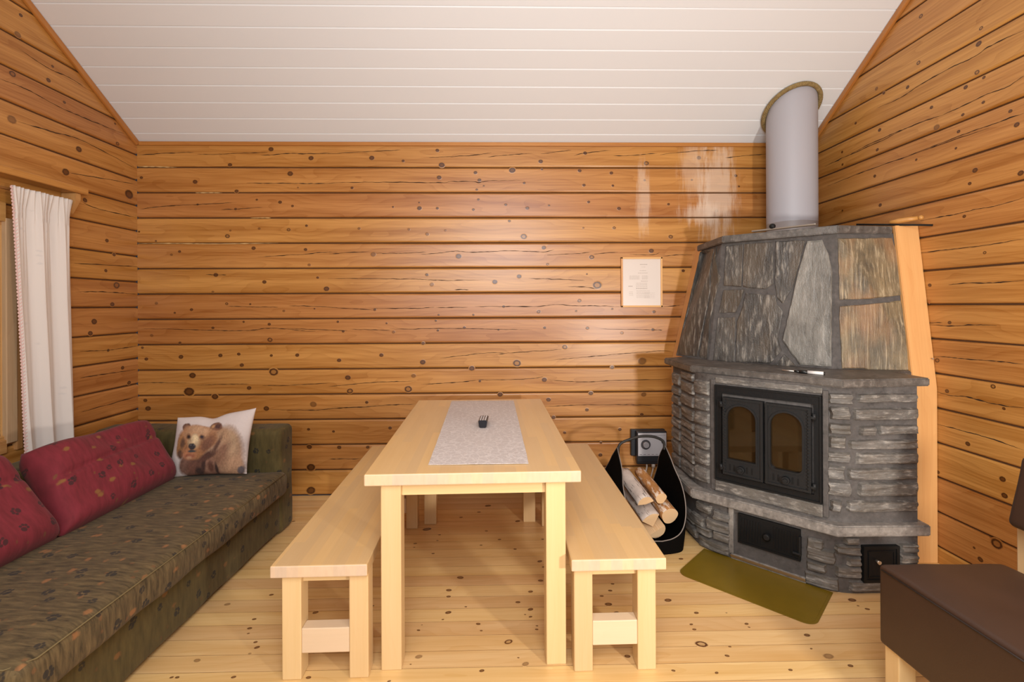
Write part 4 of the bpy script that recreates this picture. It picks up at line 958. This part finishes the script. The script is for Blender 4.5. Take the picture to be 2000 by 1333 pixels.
def blobs(s, uvv, cell, r, prob, seed, stretch=(1, 1, 1)):
    p = s.vm('MULTIPLY', s.vm('SCALE', uvv, 1 / cell), stretch); v = s.vor(s.vm('ADD', p, (seed, seed, 0)), 1.)
    nz = s.noise(uvv, 70, 2); d = s.ma('ADD', v[0], s.ma('MULTIPLY', s.ma('SUBTRACT', nz, .5), .22)); c = s.sep(v[1])
    return s.ma('MULTIPLY', s.mr(d, r, r * .55, 0, 1), s.ma('LESS_THAN', c[0], prob))
def fabric(name, base, base2, streak, spots, spotc, pawc, topmode):
    s = N(name); uvv = s.uv('grain'); x, y, _ = s.sep(uvv)
    if topmode: n = s.noise(s.comb(s.ma('MULTIPLY', x, 75), s.ma('MULTIPLY', y, 13)), 1, 4, .6, .4)
    else: n = s.noise(s.comb(s.ma('MULTIPLY', x, 45), s.ma('MULTIPLY', y, 10)), 1, 3, .6)
    c = s.mix(s.mr(n, .3, .7, 0, 1), base, base2)
    c = s.mix(s.ma('MULTIPLY', blobs(s, uvv, .075, .26, .45, 2.3, (1, 1.4, 1)), spots), c, spotc)
    c = s.mix(s.ma('MULTIPLY', blobs(s, uvv, .05, .22, .3, 8.1, (1.3, 1, 1)), spots * .8), c, [q * .55 for q in spotc])
    c = s.mix(s.ma('MULTIPLY', paw_nodes(s, uvv, .125, .034, .55, 3.), .85), c, pawc)
    c = s.mix(s.ma('MULTIPLY', paw_nodes(s, s.vm('ADD', uvv, (.05, .07, 0)), .17, .026, .5, 9.), .8), c, pawc)
    s.bump(s.noise(s.comb(s.ma('MULTIPLY', x, 500), s.ma('MULTIPLY', y, 500)), 1, 2), .25, .001)
    return s.fin(c, .85, Sheen_Weight=.05, Sheen_Roughness=.5)
M['green'] = fabric('olive_paw_fabric', (.056, .040, .008), (.100, .072, .018), 0, .55, (.24, .10, .025), (.012, .011, .010), False)
M['seatf'] = fabric('worn_olive_paw_fabric', (.034, .022, .006), (.150, .103, .042), 0, .6, (.34, .14, .045), (.014, .012, .011), True)
M['red'] = fabric('red_paw_fabric', (.125, .008, .014), (.20, .016, .028), 0, .65, (.24, .13, .025), (.035, .010, .012), False)
def soft(bm, x0, x1, y0, y1, z0, z1, r=.03, amp=.004, axis=1, seed=0, crown=0., mtx=None):
    t = NB(); nx, ny, nz = (max(2, int((b - a) / .05)) for a, b in ((x0, x1), (y0, y1), (z0, z1)))
    bmesh.ops.create_cube(t, size=1)
    bmesh.ops.transform(t, matrix=Matrix.Translation(((x0 + x1) / 2, (y0 + y1) / 2, (z0 + z1) / 2)) @ Matrix.Diagonal((x1 - x0, y1 - y0, z1 - z0, 1)), verts=t.verts)
    bmesh.ops.bevel(t, geom=t.edges[:], offset=r, segments=4, affect='EDGES', profile=.5)
    for ax, n, a, b in ((0, nx, x0, x1), (1, ny, y0, y1), (2, nz, z0, z1)):
        for i in range(1, n):
            c = a + r + (b - a - 2 * r) * i / n; no = [0, 0, 0]; no[ax] = 1; co = [0, 0, 0]; co[ax] = c
            bmesh.ops.bisect_plane(t, geom=t.verts[:] + t.edges[:] + t.faces[:], plane_co=co, plane_no=no)
    t.normal_update(); setuv(t, t.faces, axis, seed)
    for v in t.verts:
        u = (v.co.x - x0) / (x1 - x0); w_ = (v.co.y - y0) / (y1 - y0); n = v.normal
        v.co += n * amp * vn(v.co, 5, seed) * 1.6
        if v.co.z > (z0 + z1) / 2: v.co.z += crown * (1 - (2 * u - 1) ** 4) * (1 - (2 * w_ - 1) ** 6)
    return add(bm, t, mtx, True)
sf = thing('sofa_bed', 'olive green paw-print sofa bed along the left wall', 'sofa', (0, 0, 0))
RZ = Matrix.Translation((-1.345, 3.05, 0)) @ Matrix.Rotation(radians(-1.6), 4, 'Z')
# local: x<0 towards the wall, y<0 towards the camera
bm = NB(); soft(bm, -1.16, -.012, -1.70, .01, .02, .262, .02, .003, 1, 1., mtx=RZ); soft(bm, -1.16, -.95, -1.70, .0, .25, .62, .04, .004, 1, 2., mtx=RZ); obj('base', bm, M['green'], sf)
bm = NB(); soft(bm, -.97, .050, -1.655, -.018, .262, .400, .035, .005, 1, 5., crown=.018, mtx=RZ)
obj('seat_cushion', bm, M['seatf'], sf)
bm = NB(); e = [RZ @ Vector(p) for p in ((.046, -.05, .393), (.046, -1.60, .393), (-.0, -1.648, .393), (-.9, -1.650, .393))]; tube(bm, [e[0], e[0].lerp(e[1], .5), e[1], e[2], e[3]], .0022, 6); obj('piping', bm, plain('tan_piping', (.16, .12, .05), .8), sf)
bm = NB(); soft(bm, -1.17, -.002, -.012, .178, .0, .652, .035, .004, 0, 7., mtx=RZ); obj('armrest', bm, M['green'], sf)

def cushion(name, BL, BR, TR, TL, th, mats, label, cat, e=4., lump=.0, fold=None, nn=40, colf=None, group=None, pinch=0., topdip=0.):
    bm = NB(); BL, BR, TR, TL = map(Vector, (BL, BR, TR, TL)); n = (BR - BL).cross(TL - BL).normalized()
    gl = bm.loops.layers.uv['grain']; W = (BR - BL).length; Hh = (TL - BL).length; V = {}; cl = bm.verts.layers.float_color.new('print') if colf else None
    def P(u, v, s):
        uu, vv = u * 2 - 1, v * 2 - 1
        cu = u + pinch * (1 - vv * vv) * -uu * .5; cv = v + pinch * (1 - uu * uu) * -vv * .5
        if topdip: cv -= topdip * max(0, v) ** 3 * math.exp(-((u - .47) / .12) ** 2)
        p = BL.lerp(BR, cu).lerp(TL.lerp(TR, cu), cv)
        t = max(0, (1 - abs(uu) ** e)) ** .5 * max(0, (1 - abs(vv) ** e)) ** .5
        if fold: t *= 1 - fold[1] * math.exp(-((v - fold[0] - fold[2] * (u - .5)) / .03) ** 2) if s > 0 else 1
        d = t * th / 2 * (1 + lump * vn((u * 3.3, v * 3.3, s), 1, th * 99))
        return p + n * d * s
    for s in (1, -1):
        for i in range(nn + 1):
            for j in range(nn + 1):
                bd = i in (0, nn) or j in (0, nn)
                if s < 0 and bd: V[s, i, j] = V[1, i, j]; continue
                V[s, i, j] = v_ = bm.verts.new(P(i / nn, j / nn, s))
                if cl: v_[cl] = (*colf(i / nn, j / nn, s), 1)
        for i in range(nn):
            for j in range(nn):
                q = [(i, j), (i + 1, j), (i + 1, j + 1), (i, j + 1)]
                if s < 0: q = q[::-1]
                f = bm.faces.new([V[s, a, b] for a, b in q]); f.smooth = True
                for L, (a, b) in zip(f.loops, q): L[gl].uv = (a / nn * W + (3 if s < 0 else 0) + th * 7, b / nn * Hh)
    return obj(name, bm, mats, None, label, cat, group)
cushion('back_cushion', (-1.90, 2.155, .415), (-1.885, 2.885, .415), (-2.11, 2.935, .725), (-2.17, 2.27, .745), .21, M['red'], 'red paw-print back cushion standing beside the bear pillow', 'cushion', e=7, lump=.3, fold=(.60, .16, .12), group='red sofa cushions')
cushion('back_cushion', (-1.915, 1.40, .415), (-1.905, 2.16, .415), (-2.12, 2.10, .785), (-2.19, 1.45, .79), .21, M['red'], 'red paw-print back cushion nearest the camera, cut by the photo edge', 'cushion', e=7, lump=.3, fold=(.62, .14, .1), group='red sofa cushions')

# bear print: coordinates of a zoomed view of the pillow front
PC = [(105, 1235), (1312, 1160), (1430, 100), (248, 248)]   # BL BR TR TL
EL = [  # cx, cy, rx, ry, angle, colour, softness
 (840,1020,480,420,0,(105,70,52),.10),(1080,800,250,470,0,(168,128,98),.25),(1130,1010,170,240,0,(176,134,100),.3),
 (1120,620,150,260,-10,(182,148,112),.5),(980,780,160,320,15,(140,98,72),.5),(430,1010,105,190,5,(120,82,66),.3),(560,1060,130,150,0,(110,68,52),.4),(640,1120,70,90,0,(62,40,34),.5),
 (810,1020,110,170,0,(150,106,84),.4),(830,1040,60,120,0,(98,58,42),.5),(720,980,40,180,8,(66,40,34),.5),(910,1080,28,140,0,(60,38,32),.5),(1250,1090,50,85,25,(92,80,82),.3),
 (930,470,170,120,20,(166,116,78),.3),(1010,520,120,150,0,(176,136,100),.4),(760,400,170,80,5,(176,128,88),.3),
 (435,385,75,70,-35,(110,72,52),.15),(440,385,45,42,-35,(140,100,76),.4),(900,345,100,75,20,(128,84,60),.15),(925,345,50,48,20,(84,52,46),.3),(850,330,30,34,0,(190,140,90),.5),
 (610,620,335,300,-8,(166,112,66),.12),(620,480,270,140,-5,(190,142,100),.5),(640,400,190,70,0,(196,152,112),.5),(860,560,90,170,-5,(150,100,62),.5),(790,640,110,170,30,(124,80,56),.5),
 (330,680,60,190,8,(168,116,62),.3),(380,640,50,110,10,(104,72,50),.5),(350,830,60,90,-15,(94,62,42),.4),(500,830,130,100,0,(184,118,76),.5),(860,760,60,220,48,(178,140,110),.5),(760,860,60,200,50,(92,56,44),.5),
 (945,660,38,200,22,(96,62,46),.6),(850,840,36,130,52,(90,58,44),.6),(570,610,110,130,0,(196,164,122),.4),(590,560,62,90,0,(214,190,150),.4),(480,530,48,52,0,(110,72,44),.5),(483,530,25,26,0,(48,30,26),.4),(700,520,50,52,0,(110,74,52),.5),(695,515,27,28,0,(52,40,48),.4),
 (545,690,66,56,-8,(52,46,48),.2),(525,665,20,14,0,(92,86,88),.5),(580,665,18,13,0,(92,86,88),.5),(545,768,78,24,-4,(66,70,72),.4),(505,850,95,40,0,(160,92,62),.6),(500,880,50,34,0,(190,140,104),.6)]
ELc = [(a, b, c, d, radians(e_), srgb(*f), g_) for a, b, c, d, e_, f, g_ in EL]
def bearcol(u, v, s):
    bg = (.56, .49, .47)
    if s < 0: return bg
    a = Vector(PC[0]).lerp(Vector(PC[1]), u); b = Vector(PC[3]).lerp(Vector(PC[2]), u); p = a.lerp(b, v)
    c = Vector(bg); fur = noise.noise(Vector((p.x * .02 + p.y * .012, p.y * .006, 0))) * .5 + noise.noise(Vector((p.x * .055, p.y * .03, 4))) * .6
    for (cx, cy, rx, ry, an, col, so) in ELc:
        dx, dy = p.x - cx, p.y - cy; x = (dx * cos(an) + dy * sin(an)) / rx; y = (-dx * sin(an) + dy * cos(an)) / ry
        r = sqrt(x * x + y * y) + fur * .12 * min(1, 60 / min(rx, ry) + .3)
        k = 1 - min(1, max(0, (r - (1 - so)) / max(.04, so * 1.3)))
        if k > 0: c = c.lerp(Vector(col) * (1 + .45 * fur), k)
    gL = (c.x + c.y + c.z) / 3
    return tuple(max(0, q * .76 + gL * .10) for q in c) if gL < .45 else tuple(c)
s = N('bear_print_cotton'); at = s.n('ShaderNodeVertexColor', layer_name='print'); s.bump(s.noise(s.obj(), 30, 3), .25, .01); mb = s.fin(at.outputs[0], .8)
cushion('bear_pillow', (-1.960, 2.925, .402), (-1.495, 2.935, .418), (-1.458, 2.975, .802), (-1.912, 2.955, .752), .115, mb, 'white pillow printed with a brown bear leaning on the armrest', 'pillow', e=2.6, lump=.15, nn=150, colf=bearcol, pinch=.06, topdip=.055)

# ------------------------------------------------------------------ window, blind, curtain
bm = NB(); a0, a1, b0, b1 = OPN
zc0, zc1 = .70, 1.885
def bx(*q, **k): box(bm, *q, **k)
bx(XL - .01, XL + .018, a1 + .055, a1 + .092, b0 - .03, b1 + .005, axis=2); bx(XL - .03, XL + .024, a1 - .006, a1 + .055, b0 + .02, zc1 + .01, axis=2, mi=1); bx(XL - .01, XL + .022, a0 - .075, a0 + .012, b0 - .03, b1 + .005, axis=2)
bx(XL - .01, XL + .021, a0, a1, zc1 - .01, b1 + .005, axis=1); bx(XL - .01, XL + .021, a0, a1, b0 - .03, zc0, axis=1)
bx(XL - .12, XL - .0, a1 - .010, a1 - .0, zc0 - .02, zc1 + .02, axis=2); bx(XL - .12, XL, a0, a0 + .035, zc0 - .02, zc1 + .02, axis=2)
bx(XL - .12, XL, a0, a1, zc1 - .03, zc1 + .02, axis=1); bx(XL - .12, XL + .01, a0, a1, zc0 - .03, zc0 + .02, axis=1)
w1 = obj('window_1', bm, [M['frame_wood'], wood_mat('pale_window_frame', (.60, .42, .24), (.48, .31, .16), KN, .45, .1)], kind='structure')
bm = NB(); box(bm, XL - .112, XL - .106, a0 + .03, a1 - .03, zc0, zc1, bev=0); gp = N('window_glass').fin((.9, .95, .95), .02, Transmission_Weight=1., IOR=1.45); obj('window_pane', bm, gp, w1)
vb = thing('venetian_blind', 'pale tan slatted blind hanging in the window at photo edge', 'blind', (0, 0, 0))
bm = NB(); z = zc0 + .035; tm = plain('tan_slat', (.55, .44, .27), .4)
while z < zc1 - .06:
    mt = Matrix.Translation((XL - .016, (a0 + a1) / 2, z)) @ Matrix.Rotation(radians(28), 4, 'Y'); box(bm, -.0125, .0125, -(a1 - a0) / 2 + .042, (a1 - a0) / 2 - .013, -.0006, .0006, axis=1, bev=0, mtx=mt); z += .021
obj('slats', bm, tm, vb, kind='stuff')
bm = NB(); box(bm, XL - .033, XL + .0, a0 + .04, a1 - .012, zc1 - .055, zc1 - .032, bev=.003); obj('head_rail', bm, plain('white_rail', (.75, .72, .66), .4), vb)
bm = NB(); box(bm, XL - .027, XL - .005, a0 + .04, a1 - .012, zc0 + .021, zc0 + .03, bev=.002); obj('bottom_rail', bm, tm, vb)
# curtain shelf
cs = thing('curtain_shelf', 'long pine shelf board above the curtain on the left wall', 'shelf', (0, 0, 0))
bm = NB(); box(bm, XL + .002, XL + .105, .9, 3.13, 2.112, 2.152, axis=1, bev=.004); obj('board', bm, M['wall_plain'], cs)
bm = NB(); t = NB(); pr = [(XL + .002, 2.111), (XL + .095, 2.111), (XL + .095, 2.07), (XL + .05, 1.99), (XL + .002, 1.955)]
f = t.faces.new([t.verts.new((x, 3.05, z)) for x, z in pr]); r = bmesh.ops.extrude_face_region(t, geom=[f]); bmesh.ops.translate(t, vec=(0, .035, 0), verts=[q for q in r['geom'] if isinstance(q, bmesh.types.BMVert)])
bmesh.ops.recalc_face_normals(t, faces=t.faces); bmesh.ops.bevel(t, geom=t.edges[:], offset=.003, segments=2, affect='EDGES'); t.normal_update(); setuv(t, t.faces, 2, 3, .5); add(bm, t); obj('bracket', bm, M['frame_wood'], cs)
bm = NB(); cyl(bm, (XL + .060, .95, 2.045), (XL + .060, 3.052, 2.045), .008, n=12); obj('rod', bm, M['frame_wood'], cs)
# curtain
def linen():
    s = N('ivory_curtain_cotton'); uvv = s.uv('grain'); b = blobs(s, uvv, .16, .17, .5, 4.2, (1, 3, 1)); n = s.noise(s.vm('MULTIPLY', uvv, (400, 400, 1)), 1, 2); s.bump(n, .15, .001)
    s.put(s.b.inputs['Subsurface Weight'], .0)
    return s.fin(s.mix(s.ma('MULTIPLY', b, .25), (.72, .66, .615), (.48, .46, .47)), .85, Transmission_Weight=0.)
cu = thing('curtain', 'gathered ivory curtain with pink scalloped edge on the left wall', 'curtain', (0, 0, 0))
bm = NB(); gl = bm.loops.layers.uv['grain']; nu, nvv = 150, 60; y0c, y1c = 2.655, 3.035; rows = []
def cpt(u, v):   # u: 0 near edge .. 1 far edge ; v: 0 bottom .. 1 top
    ph = u * 2 * pi; A = (.018 + .010 * (1 - v)) ; top = max(0, (v - .93) / .07)
    x = XL + .078 + .012 * top + A * (sin(ph * 2.6 + .6 + .5 * sin(v * 3)) + .45 * sin(ph * 5.3 + 1.2 * v)) * (1 - .75 * top) + .008 * max(0, v - .6) * 2.5 * sin(ph * 13) + .004 * sin(ph * 21) * (v > .9)
    yy0 = y0c + .075 * (1 - v) + .018 * vn((v * 2.5, 0, 0), 1, 2) * (1 - v); yy1 = y1c + .035 * (1 - v)
    y = yy0 + (yy1 - yy0) * u; z = .50 + (2.062 - .50) * v
    return Vector((x, y, z))
for j in range(nvv + 1): rows.append([bm.verts.new(cpt(i / nu, (j / nvv) ** .8)) for i in range(nu + 1)])
for j in range(nvv):
    for i in range(nu):
        f = bm.faces.new((rows[j][i], rows[j][i + 1], rows[j + 1][i + 1], rows[j + 1][i])); f.smooth = True
        for L, (a, b) in zip(f.loops, ((i, j), (i + 1, j), (i + 1, j + 1), (i, j + 1))): L[gl].uv = (a / nu * .9, b / nvv * 1.5)
co = obj('fabric_panel', bm, linen(), cu); md = co.modifiers.new('th', 'SOLIDIFY'); md.thickness = .0015
bm = NB()
for k in range(84):
    v = (k + .5) / 84; p = cpt(0, v); p2 = cpt(.01, v); d = (p - p2).normalized()
    t = NB(); bmesh.ops.create_circle(t, cap_ends=True, segments=12, radius=.0098); r = bmesh.ops.extrude_face_region(t, geom=t.faces[:]); bmesh.ops.translate(t, vec=(0, 0, .002), verts=[q for q in r['geom'] if isinstance(q, bmesh.types.BMVert)])
    zax = d.cross(Vector((0, 0, 1))).normalized(); mt = Matrix((d, Vector((0, 0, 1)), zax)).transposed().to_4x4(); mt.translation = p; add(bm, t, mt)
obj('scalloped_edge', bm, plain('pink_lace_edge', (.66, .44, .40), .8), cu, label='pink scalloped lace edge')

# ------------------------------------------------------------------ chair
cr_ = thing('dining_chair', 'brown leather chair with thick seat and birch legs in front corner', 'chair', (0, 0, 0))
def leather():
    s = N('brown_leatherette'); p = s.obj(); n = s.noise(p, 260, 3); n2 = s.noise(p, 6, 3); s.bump(n, .2, .001)
    return s.fin(s.mix(n2, (.036, .017, .010), (.052, .026, .016)), .48)
M['leather'] = leather()
bm = NB(); t = NB(); top = .478; pts = [(1.358, 1.732), (1.805, 1.725), (1.86, 1.16), (1.388, 1.16)]; inn = .0
NXs, NYs = 26, 30; G = []
def seatp(u, v, z):
    a = Vector(pts[3]).lerp(Vector(pts[2]), u); b = Vector(pts[0]).lerp(Vector(pts[1]), u); p = a.lerp(b, v); return p
vsT = {}; 
for lay, zf in (('t', 1), ('b', 0)):
    for i in range(NXs + 1):
        for j in range(NYs + 1):
            u, v = i / NXs, j / NYs; p = seatp(u, v, 0); uu, vv = 2 * u - 1, 2 * v - 1
            z = (top + .014 * (1 - uu ** 4) * (1 - vv ** 4) + .003 * vn((u * 4, v * 4, 0), 1, 2)) if zf else .198
            vsT[lay, i, j] = t.verts.new((p.x, p.y, z))
for i in range(NXs):
    for j in range(NYs):
        t.faces.new((vsT['t', i, j], vsT['t', i + 1, j], vsT['t', i + 1, j + 1], vsT['t', i, j + 1])); t.faces.new((vsT['b', i, j], vsT['b', i, j + 1], vsT['b', i + 1, j + 1], vsT['b', i + 1, j]))
bd = [(i, 0) for i in range(NXs)] + [(NXs, j) for j in range(NYs)] + [(i, NYs) for i in range(NXs, 0, -1)] + [(0, j) for j in range(NYs, 0, -1)]
for k in range(len(bd)):
    a, b = bd[k], bd[(k + 1) % len(bd)]; t.faces.new((vsT['b', *a], vsT['b', *b], vsT['t', *b], vsT['t', *a]))
bmesh.ops.recalc_face_normals(t, faces=t.faces)
es = [e_ for e_ in t.edges if e_.calc_face_angle(0) > .9]; bmesh.ops.bevel(t, geom=es, offset=.013, segments=4, affect='EDGES', profile=.5)
add(bm, t, smooth=True); obj('seat', bm, M['leather'], cr_)
bm = NB(); q = [Vector((*seatp(0, v, 0), top - .013)) + Vector((-.003, 0, 0)) for v in (.02, .3, .6, .97)]; tube(bm, q, .0022, 6); obj('seam', bm, plain('dark_stitching', (.015, .008, .006), .8), cr_)
for (x, y, w_) in ((1.376, 1.665, .062), (1.41, 1.20, .062), (1.755, 1.655, .055), (1.79, 1.20, .055)):
    bm = NB(); box(bm, x, x + w_, y, y + w_, 0, .205, axis=2, bev=.004); obj('leg', bm, M['birch'], cr_)
bm = NB(); mt = Matrix.Translation((1.892, 1.44, .73)) @ Matrix.Rotation(radians(12), 4, 'Y'); soft(bm, -.035, .035, -.30, .30, -.130, .130, .022, .002, 1, 3, mtx=mt); obj('backrest', bm, M['leather'], cr_)
for y in (1.155, 1.735):
    bm = NB(); box(bm, 1.912, 1.95, y, y + .04, .0, .68, axis=2, bev=.004); obj('back_post', bm, M['birch'], cr_)
